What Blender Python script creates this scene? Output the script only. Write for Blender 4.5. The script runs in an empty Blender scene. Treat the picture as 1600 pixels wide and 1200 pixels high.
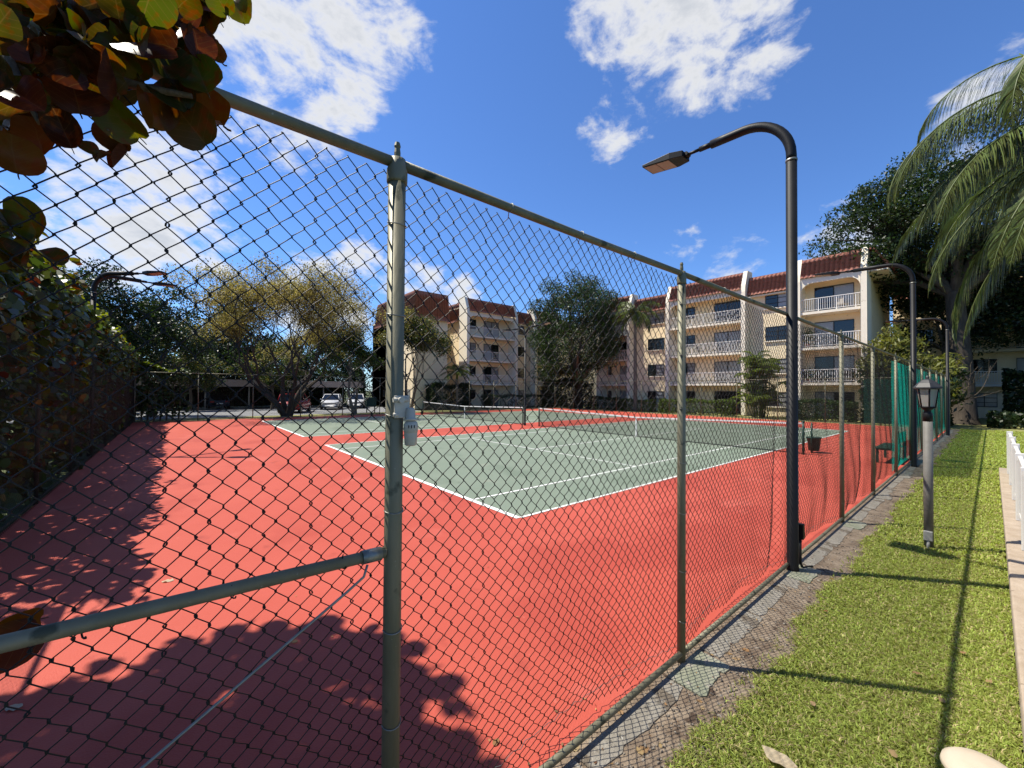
import bpy, math, random
import numpy as np
from mathutils import Matrix, Vector

random.seed(7)
RNG = np.random.default_rng(11)
scene = bpy.context.scene
col = scene.collection
PI = math.pi

# ------------------------------------------------------------------ camera
CAM = np.array([-4.3551, -4.9972, 2.101])
YAW, PITCH, ROLL, FPX = .8724, .0148, .0070, 629.26
FW = np.array([math.cos(YAW)*math.cos(PITCH), math.sin(YAW)*math.cos(PITCH), math.sin(PITCH)])
_rt = np.array([math.sin(YAW), -math.cos(YAW), 0.0])
_up = np.cross(_rt, FW)
RT = _rt*math.cos(ROLL) + _up*math.sin(ROLL)
UP = _up*math.cos(ROLL) - _rt*math.sin(ROLL)
cd = bpy.data.cameras.new('camera')
cd.sensor_width = 36.0
cd.lens = FPX/1600*36
cd.clip_start = .05
cd.clip_end = 2000
cam = bpy.data.objects.new('camera', cd)
cam.matrix_world = Matrix(((RT[0], UP[0], -FW[0], CAM[0]), (RT[1], UP[1], -FW[1], CAM[1]),
                           (RT[2], UP[2], -FW[2], CAM[2]), (0, 0, 0, 1)))
col.objects.link(cam)
scene.camera = cam


def ray(px, py):
    return FW + RT*(px-800)/FPX + UP*(600-py)/FPX


def at_depth(px, py, d):
    return CAM + ray(px, py)*d


def gnd(px, py, z=0.):
    d = ray(px, py)
    return CAM + d*((z-CAM[2])/d[2])


# ------------------------------------------------------------------ sky, clouds and sun
SUN = np.array([-1.1, 1.38, 3.05]); SUN /= np.linalg.norm(SUN)
world = bpy.data.worlds.new('World'); scene.world = world
world.use_nodes = True
wn, wl = world.node_tree.nodes, world.node_tree.links
wn.clear()
w_out = wn.new('ShaderNodeOutputWorld')
sky = wn.new('ShaderNodeTexSky'); sky.sky_type = 'NISHITA'; sky.sun_disc = False
sky.sun_elevation = math.asin(SUN[2]); sky.sun_rotation = math.atan2(SUN[0], SUN[1])
sky.altitude = 0; sky.air_density = 1.0; sky.dust_density = .1; sky.ozone_density = 4.0
bg_sky = wn.new('ShaderNodeBackground'); bg_sky.inputs['Strength'].default_value = .077
stint = wn.new('ShaderNodeMix'); stint.data_type = 'RGBA'; stint.blend_type = 'MULTIPLY'      # the camera's rendering of clear blue
stint.inputs['Factor'].default_value = 1.; stint.inputs['B'].default_value = (.76, 1.04, 1.44, 1)
wl.new(sky.outputs[0], stint.inputs['A']); wl.new(stint.outputs['Result'], bg_sky.inputs['Color'])
tc = wn.new('ShaderNodeTexCoord')


def wmath(op, a, b=None, clamp=False):
    n = wn.new('ShaderNodeMath'); n.operation = op; n.use_clamp = clamp
    for i, s in enumerate((a, b)):
        if s is None: continue
        if isinstance(s, (int, float)): n.inputs[i].default_value = s
        else: wl.new(s, n.inputs[i])
    return n.outputs[0]


def wnoise(vec, scale, detail, rough, dist=0.):
    n = wn.new('ShaderNodeTexNoise')
    n.inputs['Scale'].default_value = scale; n.inputs['Detail'].default_value = detail
    n.inputs['Roughness'].default_value = rough; n.inputs['Distortion'].default_value = dist
    wl.new(vec, n.inputs['Vector']); return n.outputs['Fac']


# cumulus heaps: (direction, angular radius in degrees, weight); seen ones first, the rest of the dome likewise
heaps = [(ray(505, 100), 8.5, 1.), (ray(430, 140), 9, .9), (ray(585, 60), 6.5, .85), (ray(400, 60), 7, .85), (ray(480, 200), 5, .8),
         (ray(1050, 35), 8.5, 1.), (ray(1140, 70), 7, .95), (ray(960, 15), 6, .9), (ray(965, 180), 5.5, .8), (ray(1110, 130), 4, .75),
         (ray(170, 350), 8, .95), (ray(280, 330), 6, .8), (ray(260, 270), 5, .85), (ray(60, 400), 8, .95), (ray(330, 380), 5, .75),
         (ray(640, 440), 5.5, .95), (ray(560, 410), 4.5, .85), (ray(720, 470), 3.5, .85), (ray(500, 470), 7, .85),
         (ray(1330, 360), 4.5, .95), (ray(1280, 400), 3.5, .9), (ray(1570, 200), 6, .8), (ray(1420, 330), 4, .85), (ray(300, 250), 5, .6),
         (ray(1060, 385), 3, .5), (ray(985, 380), 2.5, .45), (ray(1160, 410), 4, .55)]
rh = random.Random(5)
for _ in range(9):
    a = rh.uniform(0, 2*PI); e = rh.uniform(.12, 1.2)
    d = np.array([math.cos(a)*math.cos(e), math.sin(a)*math.cos(e), math.sin(e)])
    if d @ FW > .35: continue
    heaps.append((d, rh.uniform(6, 10), rh.uniform(.8, 1.)))
acc = None
for d, r, wgt in heaps:
    d = np.asarray(d, float); d = d/np.linalg.norm(d)
    dp = wn.new('ShaderNodeVectorMath'); dp.operation = 'DOT_PRODUCT'
    wl.new(tc.outputs['Generated'], dp.inputs[0]); dp.inputs[1].default_value = d
    mr = wn.new('ShaderNodeMapRange'); mr.interpolation_type = 'SMOOTHSTEP'
    mr.inputs['From Min'].default_value = math.cos(math.radians(r*1.25)); mr.inputs['From Max'].default_value = math.cos(math.radians(r*.25))
    mr.inputs['To Max'].default_value = wgt
    wl.new(dp.outputs['Value'], mr.inputs['Value'])
    acc = mr.outputs[0] if acc is None else wmath('MAXIMUM', acc, mr.outputs[0])
mp = wn.new('ShaderNodeMapping'); mp.inputs['Scale'].default_value = (1, 1, 1.7)
wl.new(tc.outputs['Generated'], mp.inputs['Vector'])
n1 = wnoise(mp.outputs[0], 6.5, 9, .62, .35)
n2 = wnoise(mp.outputs[0], 22., 6, .6, .2)
dens = wmath('ADD', acc, wmath('MULTIPLY', wmath('SUBTRACT', n1, .5), 2.5))
dens = wmath('ADD', dens, wmath('MULTIPLY', wmath('SUBTRACT', n2, .5), .95))
cm = wn.new('ShaderNodeMapRange'); cm.interpolation_type = 'SMOOTHSTEP'
cm.inputs['From Min'].default_value = .50; cm.inputs['From Max'].default_value = 1.12
wl.new(dens, cm.inputs['Value'])
# the light of a cloud: thick middles are greyer than the sunlit rims
thick = wn.new('ShaderNodeMapRange'); thick.interpolation_type = 'SMOOTHSTEP'
thick.inputs['From Min'].default_value = .8; thick.inputs['From Max'].default_value = 1.55
wl.new(dens, thick.inputs['Value'])
cr = wn.new('ShaderNodeMix'); cr.data_type = 'RGBA'
cr.inputs['A'].default_value = (1.0, 1.0, 1.0, 1); cr.inputs['B'].default_value = (.62, .66, .72, 1)
wl.new(wmath('MULTIPLY', thick.outputs[0], .8), cr.inputs['Factor'])
bg_c = wn.new('ShaderNodeBackground'); bg_c.inputs['Strength'].default_value = .53
wl.new(cr.outputs['Result'], bg_c.inputs['Color'])
mx = wn.new('ShaderNodeMixShader')
wl.new(wmath('MULTIPLY', cm.outputs[0], .94), mx.inputs[0]); wl.new(bg_sky.outputs[0], mx.inputs[1]); wl.new(bg_c.outputs[0], mx.inputs[2])
wl.new(mx.outputs[0], w_out.inputs['Surface'])

sl = bpy.data.lights.new('sun', 'SUN'); sl.energy = 5.0; sl.angle = math.radians(.53); sl.color = (1., .94, .83)
so = bpy.data.objects.new('sun', sl); col.objects.link(so)
so.rotation_euler = Vector(SUN).to_track_quat('Z', 'Y').to_euler(); so.location = (-20, 25, 55)

scene.render.engine = 'CYCLES'
scene.view_settings.view_transform = 'Standard'; scene.view_settings.look = 'None'
scene.view_settings.gamma = 1.; scene.view_settings.use_curve_mapping = False
scene.view_settings.exposure = .78
scene.cycles.max_bounces = 6; scene.cycles.transparent_max_bounces = 24


# ------------------------------------------------------------------ materials
ALB = .64


def mat(name, c1, c2=None, rough=.7, scale=4., detail=5., bump=0., bscale=40., metal=0., spec=.4, trans=0., tcol=None,
        coords='Object', contrast=(.35, .65), alpha=1., island=0., objrand=None, stretch=None, spots=None):
    sc_ = lambda c: tuple(ALB*x for x in c) if c is not None else None       # albedos noted at exposure 0, used with the exposure above
    c1, c2, tcol = sc_(c1), sc_(c2), sc_(tcol); spec *= .7
    objrand = [sc_(c) for c in objrand] if objrand else None
    spots = [(sc_(c), a_, t_) for c, a_, t_ in spots] if spots else None
    m = bpy.data.materials.new(name); m.use_nodes = True
    nt = m.node_tree; N, L = nt.nodes, nt.links
    b = N['Principled BSDF']; out = N['Material Output']
    b.inputs['Roughness'].default_value = rough; b.inputs['Metallic'].default_value = metal
    b.inputs['Specular IOR Level'].default_value = spec
    b.inputs['Base Color'].default_value = (*c1, 1)
    tcn = N.new('ShaderNodeTexCoord'); vec = tcn.outputs[coords]
    if coords == 'World':
        pass
    if stretch:
        mpn = N.new('ShaderNodeMapping'); mpn.inputs['Scale'].default_value = stretch
        L.new(vec, mpn.inputs['Vector']); vec = mpn.outputs[0]
    csock = None
    if c2 is not None:
        n = N.new('ShaderNodeTexNoise'); n.inputs['Scale'].default_value = scale; n.inputs['Detail'].default_value = detail
        n.inputs['Roughness'].default_value = .62
        L.new(vec, n.inputs['Vector'])
        r = N.new('ShaderNodeValToRGB')
        r.color_ramp.elements[0].position = contrast[0]; r.color_ramp.elements[0].color = (*c1, 1)
        r.color_ramp.elements[1].position = contrast[1]; r.color_ramp.elements[1].color = (*c2, 1)
        L.new(n.outputs['Fac'], r.inputs[0]); csock = r.outputs[0]
    if objrand or island:
        src = N.new('ShaderNodeObjectInfo').outputs['Random'] if objrand else N.new('ShaderNodeNewGeometry').outputs['Random Per Island']
        if objrand:
            r = N.new('ShaderNodeValToRGB'); els = r.color_ramp.elements
            k = len(objrand)
            els[0].color = (*objrand[0], 1); els[1].color = (*objrand[-1], 1)
            for i in range(1, k-1):
                e = els.new(i/(k-1)); e.color = (*objrand[i], 1)
            L.new(src, r.inputs[0]); csock = r.outputs[0]
        else:
            hs = N.new('ShaderNodeHueSaturation')
            mrn = N.new('ShaderNodeMapRange'); mrn.inputs['To Min'].default_value = 1-island; mrn.inputs['To Max'].default_value = 1+island
            L.new(src, mrn.inputs['Value']); L.new(mrn.outputs[0], hs.inputs['Value'])
            mh = N.new('ShaderNodeMapRange'); mh.inputs['To Min'].default_value = .5-.035*island; mh.inputs['To Max'].default_value = .5+.03*island
            L.new(src, mh.inputs['Value']); L.new(mh.outputs[0], hs.inputs['Hue'])
            if csock: L.new(csock, hs.inputs['Color'])
            else: hs.inputs['Color'].default_value = (*c1, 1)
            csock = hs.outputs[0]
    if spots:
        # (colour, scale, threshold): blotches with a shape of their own - stains, chips, droppings
        for sc, ss, th in spots:
            n = N.new('ShaderNodeTexNoise'); n.inputs['Scale'].default_value = ss; n.inputs['Detail'].default_value = 4
            L.new(tcn.outputs[coords], n.inputs['Vector'])
            mrn = N.new('ShaderNodeMapRange'); mrn.inputs['From Min'].default_value = th; mrn.inputs['From Max'].default_value = th+.07
            L.new(n.outputs['Fac'], mrn.inputs['Value'])
            mi = N.new('ShaderNodeMix'); mi.data_type = 'RGBA'; mi.inputs['B'].default_value = (*sc, 1)
            if csock: L.new(csock, mi.inputs['A'])
            else: mi.inputs['A'].default_value = (*c1, 1)
            L.new(mrn.outputs[0], mi.inputs['Factor']); csock = mi.outputs['Result']
    if csock: L.new(csock, b.inputs['Base Color'])
    if bump:
        n = N.new('ShaderNodeTexNoise'); n.inputs['Scale'].default_value = bscale; n.inputs['Detail'].default_value = 4
        L.new(vec, n.inputs['Vector'])
        bp = N.new('ShaderNodeBump'); bp.inputs['Strength'].default_value = bump; bp.inputs['Distance'].default_value = .02
        L.new(n.outputs['Fac'], bp.inputs['Height']); L.new(bp.outputs[0], b.inputs['Normal'])
    sh = b.outputs[0]
    if trans:
        t = N.new('ShaderNodeBsdfTranslucent')
        if tcol: t.inputs['Color'].default_value = (*tcol, 1)
        elif csock:
            hs = N.new('ShaderNodeHueSaturation'); hs.inputs['Saturation'].default_value = 1.15; hs.inputs['Value'].default_value = 1.5
            L.new(csock, hs.inputs['Color']); L.new(hs.outputs[0], t.inputs['Color'])
        else: t.inputs['Color'].default_value = (*[min(1, 1.5*c) for c in c1], 1)
        m2 = N.new('ShaderNodeMixShader'); m2.inputs[0].default_value = trans
        L.new(sh, m2.inputs[1]); L.new(t.outputs[0], m2.inputs[2]); sh = m2.outputs[0]
    if alpha < 1:
        tr = N.new('ShaderNodeBsdfTransparent')
        m3 = N.new('ShaderNodeMixShader'); m3.inputs[0].default_value = alpha
        L.new(tr.outputs[0], m3.inputs[1]); L.new(sh, m3.inputs[2]); sh = m3.outputs[0]
    L.new(sh, out.inputs['Surface'])
    return m


M = {}
M['red'] = mat('red court acrylic', (.53, .088, .054), (.61, .115, .074), .62, .5, 8, .25, 90, contrast=(.3, .7), spec=.3,
               spots=[((.50, .080, .050), .45, .55), ((.61, .125, .085), .8, .62), ((.46, .078, .05), 2.3, .66), ((.64, .16, .11), 9., .70)])
M['green'] = mat('grey green court acrylic', (.225, .280, .205), (.270, .320, .240), .6, .5, 8, .25, 90, contrast=(.3, .7), spec=.3,
                 spots=[((.20, .25, .18), .5, .56), ((.30, .335, .25), .9, .64), ((.185, .22, .16), 2.7, .66)])
M['line'] = mat('white line paint', (1.15, 1.15, 1.10), (.95, .95, .90), .6, 6)
M['ground'] = mat('far lawn soil', (.07, .10, .03), (.13, .15, .05), .9, .8, 8)
M['lawn'] = mat('lawn', (.28, .29, .085), (.40, .385, .15), .9, 7, 8, .5, 60)
M['soil'] = mat('dry soil', (.17, .12, .08), (.37, .29, .205), .95, 5, 10, .8, 60, spots=[((.09, .06, .04), 9., .60), ((.36, .32, .26), 22., .62)])
M['concrete'] = mat('weathered concrete', (.26, .235, .19), (.37, .34, .285), .9, 6, 10, .7, 70, spots=[((.17, .14, .105), 5., .56), ((.11, .10, .08), 14., .62), ((.50, .48, .42), 30., .64)])
M['green_concrete'] = mat('green stained concrete', (.25, .27, .185), (.36, .355, .27), .9, 7, 8, .7, 60, spots=[((.40, .37, .30), 14., .60)])
M['asphalt'] = mat('sun bleached asphalt', (.23, .235, .24), (.29, .295, .30), .9, 2, 8)
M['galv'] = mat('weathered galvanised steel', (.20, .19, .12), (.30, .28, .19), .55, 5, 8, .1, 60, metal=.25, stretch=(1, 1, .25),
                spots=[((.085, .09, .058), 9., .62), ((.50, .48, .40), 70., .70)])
M['galv_dark'] = mat('shade darkened fence pipe', (.05, .055, .03), (.10, .10, .06), .7, 5, 6)  # galv darkened to hide bounce light on the shaded hedge fence
M['wire'] = mat('dark oxidised wire', (.012, .010, .008), (.030, .024, .018), .5, 30, 3, metal=.2)
M['tie'] = mat('aluminium tie wire', (.30, .31, .27), (.42, .42, .38), .45, 20, metal=.7)
M['black'] = mat('black powder coat', (.009, .009, .0095), (.015, .015, .015), .5, 5, 4, .05, 60, spec=.3)
M['lens'] = mat('led lens panel', (.42, .34, .27), (.50, .42, .34), .35, 60, 2)
M['box_grey'] = mat('grey plastic box', (.30, .30, .28), (.38, .38, .35), .6, 8)
M['post_grey'] = mat('grey painted post', (.17, .16, .135), (.22, .21, .18), .6, 6, 6, .1, 50, spots=[((.18, .17, .14), 8., .66)])
M['frost'] = mat('frosted lantern pane', (.60, .56, .47), (.66, .62, .54), .3, 8, alpha=.55, spec=.5)
M['bulb'] = mat('glass bulb', (.75, .73, .66), rough=.1)
M['sensor'] = mat('off white plastic', (.60, .57, .49), (.70, .67, .58), .45, 20, 4, spots=[((.42, .39, .31), 40., .66)])
M['vinyl'] = mat('white vinyl', (1.0, .99, .96), (1.08, 1.06, 1.03), .4, 3)
M['fence_white'] = mat('white vinyl fence', (.80, .775, .73), (.88, .85, .80), .45, 2, 6, spots=[((.66, .62, .55), 3., .66)])
M['kerb'] = mat('tan kerb concrete', (.42, .33, .24), (.53, .43, .33), .85, 5, 8, .4, 60, spots=[((.30, .23, .17), 12., .65)])
M['beige'] = mat('beige plastic', (.62, .52, .39), (.66, .56, .43), .5, 6)
M['stucco'] = mat('cream stucco', (1.20, .98, .63), (1.27, 1.05, .70), .9, 1.2, 8, .25, 60, spots=[((.86, .68, .43), 2.2, .66), ((.70, .55, .36), 5., .70)])
M['stucco_white'] = mat('off white stucco trim', (1.12, 1.01, .80), (1.2, 1.09, .88), .9, 1.5, 8, .2, 60, spots=[((.86, .75, .57), 3., .66)])
M['tile'] = mat('terracotta tile', (.40, .155, .105), (.52, .225, .16), .75, 3, 6, spots=[((.24, .10, .07), 5., .62), ((.50, .25, .19), 8., .68)])
M['rail_white'] = mat('white railing paint', (1.1, 1.05, .96), rough=.5)
M['glass'] = mat('dark window glass', (.012, .015, .018), rough=.06, spec=.9)
M['glass_pale'] = mat('pale blind behind glass', (.36, .36, .35), (.46, .46, .44), .12, 9, 2, spec=.8, stretch=(14, 14, .3))
M['frame_dark'] = mat('dark bronze frame', (.03, .026, .022), rough=.5)
M['frame_pale'] = mat('pale window frame', (.50, .46, .40), rough=.5)
M['dark'] = mat('dark interior', (.02, .018, .016), rough=.9)
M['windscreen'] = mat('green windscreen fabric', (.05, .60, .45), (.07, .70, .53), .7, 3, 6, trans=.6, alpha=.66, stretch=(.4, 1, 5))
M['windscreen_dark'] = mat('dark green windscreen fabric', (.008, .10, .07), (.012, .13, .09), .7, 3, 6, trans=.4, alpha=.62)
M['net'] = mat('black net', (.02, .022, .02), rough=.8, alpha=.34)
M['green_paint'] = mat('dark green paint', (.012, .05, .036), (.02, .065, .048), .45, 6)
M['bark'] = mat('grey brown bark', (.10, .075, .052), (.19, .15, .11), .9, 9, 8, .8, 30, stretch=(1, 1, .3))
M['bark_dark'] = mat('dark oak bark', (.055, .043, .032), (.11, .088, .066), .95, 5, 8, .9, 20, stretch=(1, 1, .3))
M['bark_pale'] = mat('pale bark', (.20, .165, .125), (.32, .27, .21), .9, 9, 8, .6, 30, stretch=(1, 1, .3))
M['palm_trunk'] = mat('palm trunk', (.17, .14, .11), (.26, .22, .175), .9, 6, 8, .7, 20, stretch=(1, 1, 3))
M['leaf_dark'] = mat('dark green leaf', (.030, .052, .014), rough=.45, island=.55, trans=.25, spec=.45)
M['leaf_mid'] = mat('mid green leaf', (.050, .085, .020), rough=.45, island=.5, trans=.3, spec=.4)
M['leaf_light'] = mat('light green leaf', (.115, .165, .032), rough=.45, island=.45, trans=.35)
M['leaf_gold'] = mat('golden new leaf', (.43, .36, .12), rough=.55, island=.5, trans=.4)
M['leaf_olive'] = mat('olive leaf', (.185, .165, .048), rough=.55, island=.5, trans=.35)
M['palm_leaf'] = mat('palm leaflet', (.165, .205, .062), rough=.42, island=.6, trans=.3, spec=.5)
M['grass'] = mat('grass blade', (.43, .49, .11), rough=.55, island=.55, trans=.45, spec=.3)
M['areca_leaf'] = mat('cane palm leaflet', (.20, .255, .055), rough=.4, island=.45, trans=.45)
M['umbrella_leaf'] = mat('umbrella shrub leaf', (.20, .21, .05), rough=.35, island=.45, trans=.35)
M['hedge_leaf'] = mat('hedge leaf', (.062, .092, .020), rough=.4, island=.6, trans=.3, spec=.5)
M['pebble'] = mat('pebble', (.26, .23, .19), rough=.9, island=.5)
M['dry_leaf'] = mat('dry fallen leaf', (.34, .22, .10), rough=.7, objrand=[(.42, .30, .14), (.30, .13, .05), (.50, .40, .22), (.34, .18, .07)], trans=.2)
M['tan_leaf'] = mat('curled tan leaf', (.62, .50, .32), (.70, .58, .40), .7, 20, trans=.25)
M['car_red'] = mat('red car paint', (.42, .012, .018), rough=.2, spec=.7)
M['car_white'] = mat('white car paint', (.72, .73, .74), rough=.22, spec=.6)
M['car_blue'] = mat('slate blue car paint', (.07, .10, .15), rough=.22, spec=.7)
M['tyre'] = mat('tyre rubber', (.015, .015, .015), rough=.85)
M['rim'] = mat('alloy rim', (.45, .45, .46), rough=.3, metal=.8)
M['lamp_red'] = mat('tail lamp', (.45, .01, .01), rough=.2)
M['lamp_clear'] = mat('head lamp', (.75, .76, .78), rough=.15)


def sea_grape_material(name, ramp):
    m = mat(name, ramp[0], rough=.42, objrand=ramp, trans=.5, spec=.35)
    nt = m.node_tree; N, L = nt.nodes, nt.links
    b = N['Principled BSDF']
    src = b.inputs['Base Color'].links[0].from_socket
    tcn = N.new('ShaderNodeTexCoord'); sep = N.new('ShaderNodeSeparateXYZ'); L.new(tcn.outputs['Object'], sep.inputs[0])
    def mth(op, a, c, v=None):
        n = N.new('ShaderNodeMath'); n.operation = op
        for i, s in enumerate((a, c)):
            if s is None: continue
            if isinstance(s, (int, float)): n.inputs[i].default_value = s
            else: L.new(s, n.inputs[i])
        return n.outputs[0]
    ax = mth('ABSOLUTE', sep.outputs['X'], None)
    mid = mth('LESS_THAN', ax, .025)
    side = mth('SUBTRACT', sep.outputs['Y'], mth('MULTIPLY', ax, .55))
    fr = mth('FRACT', mth('MULTIPLY', side, 3.4), None)
    sv = mth('LESS_THAN', fr, .07)
    vein = mth('MAXIMUM', mid, sv)
    ns = N.new('ShaderNodeTexNoise'); ns.inputs['Scale'].default_value = 2.2; ns.inputs['Detail'].default_value = 6
    L.new(tcn.outputs['Object'], ns.inputs['Vector'])
    mixn = N.new('ShaderNodeMix'); mixn.data_type = 'RGBA'; L.new(src, mixn.inputs['A']); mixn.inputs['B'].default_value = (.11, .028, .008, 1)
    mrn = N.new('ShaderNodeMapRange'); mrn.inputs['From Min'].default_value = .52; mrn.inputs['From Max'].default_value = .68; mrn.inputs['To Max'].default_value = .75
    L.new(ns.outputs['Fac'], mrn.inputs['Value']); L.new(mrn.outputs[0], mixn.inputs['Factor'])
    mixv = N.new('ShaderNodeMix'); mixv.data_type = 'RGBA'; L.new(mixn.outputs['Result'], mixv.inputs['A']); mixv.inputs['B'].default_value = (.14, .085, .035, 1)
    L.new(mth('MULTIPLY', vein, .28), mixv.inputs['Factor'])
    res = mixv.outputs['Result']
    L.new(res, b.inputs['Base Color'])
    for n in N:
        if n.type == 'HUE_SAT':
            for lk in list(n.inputs['Color'].links): L.remove(lk)
            L.new(res, n.inputs['Color'])
    return m


M['sg_mix'] = sea_grape_material('sea grape leaf', [(.030, .040, .008), (.055, .060, .010), (.085, .050, .010), (.045, .045, .009), (.10, .026, .008), (.035, .014, .007), (.09, .075, .012)])
M['sg_green'] = sea_grape_material('green sea grape leaf', [(.075, .095, .013), (.12, .12, .016), (.05, .07, .011)])
M['sg_red'] = sea_grape_material('russet sea grape leaf', [(.15, .038, .009), (.17, .075, .014), (.09, .02, .008)])


# ------------------------------------------------------------------ mesh helpers
WL = {}       # world location of every object made here


def tag(o, label=None, cat=None, group=None, kind=None):
    for k, v in (('label', label), ('category', cat), ('group', group), ('kind', kind)):
        if v: o[k] = v
    return o


def link(name, mesh, center, parent=None):
    o = bpy.data.objects.new(name, mesh); col.objects.link(o)
    c = np.asarray(center, float)
    if parent is not None:
        o.parent = parent; o.location = c - WL[parent.name]
    else: o.location = c
    WL[o.name] = c
    return o


def empty(name, loc, label, cat, group=None):
    o = bpy.data.objects.new(name, None); col.objects.link(o)
    o.empty_display_size = .2
    o.location = loc; WL[o.name] = np.asarray(loc, float)
    return tag(o, label, cat, group)


def mesh_np(name, V, F, material, parent=None, smooth=False, kind=None, center=None):
    V = np.asarray(V, np.float32); F = np.asarray(F, np.int32)
    if center is None: center = np.array([*(V[:, :2].min(0)+V[:, :2].max(0))/2, V[:, 2].min()]) if len(V) else np.zeros(3)
    me = bpy.data.meshes.new(name)
    n, k = F.shape
    me.vertices.add(len(V)); me.vertices.foreach_set('co', (V-center).astype(np.float32).ravel())
    me.loops.add(n*k); me.loops.foreach_set('vertex_index', F.ravel())
    me.polygons.add(n); me.polygons.foreach_set('loop_start', np.arange(0, n*k, k, dtype=np.int32))
    if smooth: me.polygons.foreach_set('use_smooth', np.ones(n, bool))
    me.update(calc_edges=True)
    me.materials.append(material)
    o = link(name, me, center, parent)
    if kind: o['kind'] = kind
    return o


class MB:
    def __init__(self):
        self.v = []; self.f = []; self.s = []

    def add(self, vs, fs, smooth=False):
        b = len(self.v)
        self.v += [tuple(map(float, p)) for p in vs]
        self.f += [tuple(i+b for i in f) for f in fs]
        self.s += [smooth]*len(fs)
        return self

    def box(self, x0, x1, y0, y1, z0, z1):
        x0, x1 = sorted((x0, x1)); y0, y1 = sorted((y0, y1)); z0, z1 = sorted((z0, z1))
        return self.add([(x0, y0, z0), (x1, y0, z0), (x1, y1, z0), (x0, y1, z0), (x0, y0, z1), (x1, y0, z1), (x1, y1, z1), (x0, y1, z1)],
                        [(0, 3, 2, 1), (4, 5, 6, 7), (0, 1, 5, 4), (1, 2, 6, 5), (2, 3, 7, 6), (3, 0, 4, 7)])

    def tube(self, pts, rad, n=8, cap=True):
        pts = [np.asarray(p, float) for p in pts]
        if isinstance(rad, (int, float)): rad = [rad]*len(pts)
        k = len(pts); vs = []
        ref = None
        for i in range(k):
            t = pts[min(i+1, k-1)]-pts[max(i-1, 0)]; t = t/(np.linalg.norm(t)+1e-12)
            if ref is None:
                a = np.array([0, 0, 1.]) if abs(t[2]) < .9 else np.array([1., 0, 0])
                ref = np.cross(t, a)
            ref = ref - t*(ref @ t); ref /= np.linalg.norm(ref)+1e-12
            bi = np.cross(t, ref)
            for j in range(n):
                a = 2*PI*j/n
                vs.append(pts[i]+(ref*math.cos(a)+bi*math.sin(a))*rad[i])
        fs = []
        for i in range(k-1):
            for j in range(n):
                fs.append((i*n+j, i*n+(j+1) % n, (i+1)*n+(j+1) % n, (i+1)*n+j))
        self.add(vs, fs, True)
        if cap:
            b = len(self.v)-len(vs)
            self.f += [tuple(b+j for j in reversed(range(n))), tuple(b+(k-1)*n+j for j in range(n))]; self.s += [False, False]
        return self

    def lathe(self, prof, c=(0, 0, 0), n=16, caps=True, phase=0.):
        vs = []
        for r, z in prof:
            for j in range(n):
                a = 2*PI*j/n+phase
                vs.append((c[0]+r*math.cos(a), c[1]+r*math.sin(a), c[2]+z))
        fs = []
        for i in range(len(prof)-1):
            for j in range(n):
                fs.append((i*n+j, i*n+(j+1) % n, (i+1)*n+(j+1) % n, (i+1)*n+j))
        if caps: fs += [tuple(reversed(range(n))), tuple((len(prof)-1)*n+j for j in range(n))]
        return self.add(vs, fs, n > 8)

    def build(self, name, material, parent=None, kind=None, bevel=0., center=None, smooth=None):
        V = np.array(self.v)
        if center is None: center = np.array([*(V[:, :2].min(0)+V[:, :2].max(0))/2, V[:, 2].min()])
        me = bpy.data.meshes.new(name)
        me.from_pydata([tuple(p) for p in (V-center)], [], self.f)
        me.polygons.foreach_set('use_smooth', [bool(s) if smooth is None else smooth for s in self.s])
        me.materials.append(material); me.update()
        o = link(name, me, center, parent)
        if kind: o['kind'] = kind
        if bevel:
            md = o.modifiers.new('bevel', 'BEVEL'); md.width = bevel; md.segments = 2; md.limit_method = 'ANGLE'
        return o


def copy_tree(o, parent=None, loc=None, rotz=None, scale=None):
    c = o.copy(); col.objects.link(c); c.parent = parent
    WL[c.name] = np.asarray(loc if loc is not None else o.location, float)
    if loc is not None: c.location = loc
    if rotz is not None: c.rotation_euler = (0, 0, rotz)
    if scale is not None: c.scale = (scale,)*3 if isinstance(scale, (int, float)) else scale
    for ch in list(o.children): copy_tree(ch, c)
    return c


# ------------------------------------------------------------------ ground, courts, road, lawn
def sheet(name, x0, x1, y0, y1, z, m, parent=None, kind='structure', t=None):
    b = MB()
    if t: b.box(x0, x1, y0, y1, z-t, z)
    else: b.add([(x0, y0, z), (x1, y0, z), (x1, y1, z), (x0, y1, z)], [(0, 1, 2, 3)])
    o = b.build(name, m, parent)
    if parent is None: o['kind'] = kind
    return o


sheet('ground', -400, 400, -400, 400, -.09, M['ground'])
XN, XF, YR, YL = -6.22, 30.0, -3.385, 28.0          # the paved pad of both courts
FY = -3.42                                         # the near side fence
pad = sheet('court_pavement', XN, XF, YR, YL, 0, M['red'], t=.085)
CL, CW, SG, SV = 23.77, 10.97, 1.372, 5.485
lw = .055


def court(y0):
    sheet('playing_surface', 0, CL, y0, y0+CW, .004, M['green'], pad)
    z = .008
    def ln(xa, xb, ya, yb): sheet('line', xa, xb, ya, yb, z, M['line'], pad)
    ln(-.05, .05, y0, y0+CW); ln(CL-.05, CL+.05, y0, y0+CW)
    for yy in (y0, y0+SG, y0+CW-SG, y0+CW): ln(.051, CL-.051, yy-lw/2, yy+lw/2)
    for xx in (CL/2-6.40, CL/2+6.40): ln(xx-lw/2, xx+lw/2, y0+SG+lw/2+.001, y0+CW-SG-lw/2-.001)
    ln(CL/2-6.40+lw, CL/2+6.40-lw, y0+CW/2-lw/2, y0+CW/2+lw/2)
    for xa in (.051, CL-.151): ln(xa, xa+.1, y0+CW/2-lw/2, y0+CW/2+lw/2)


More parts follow.
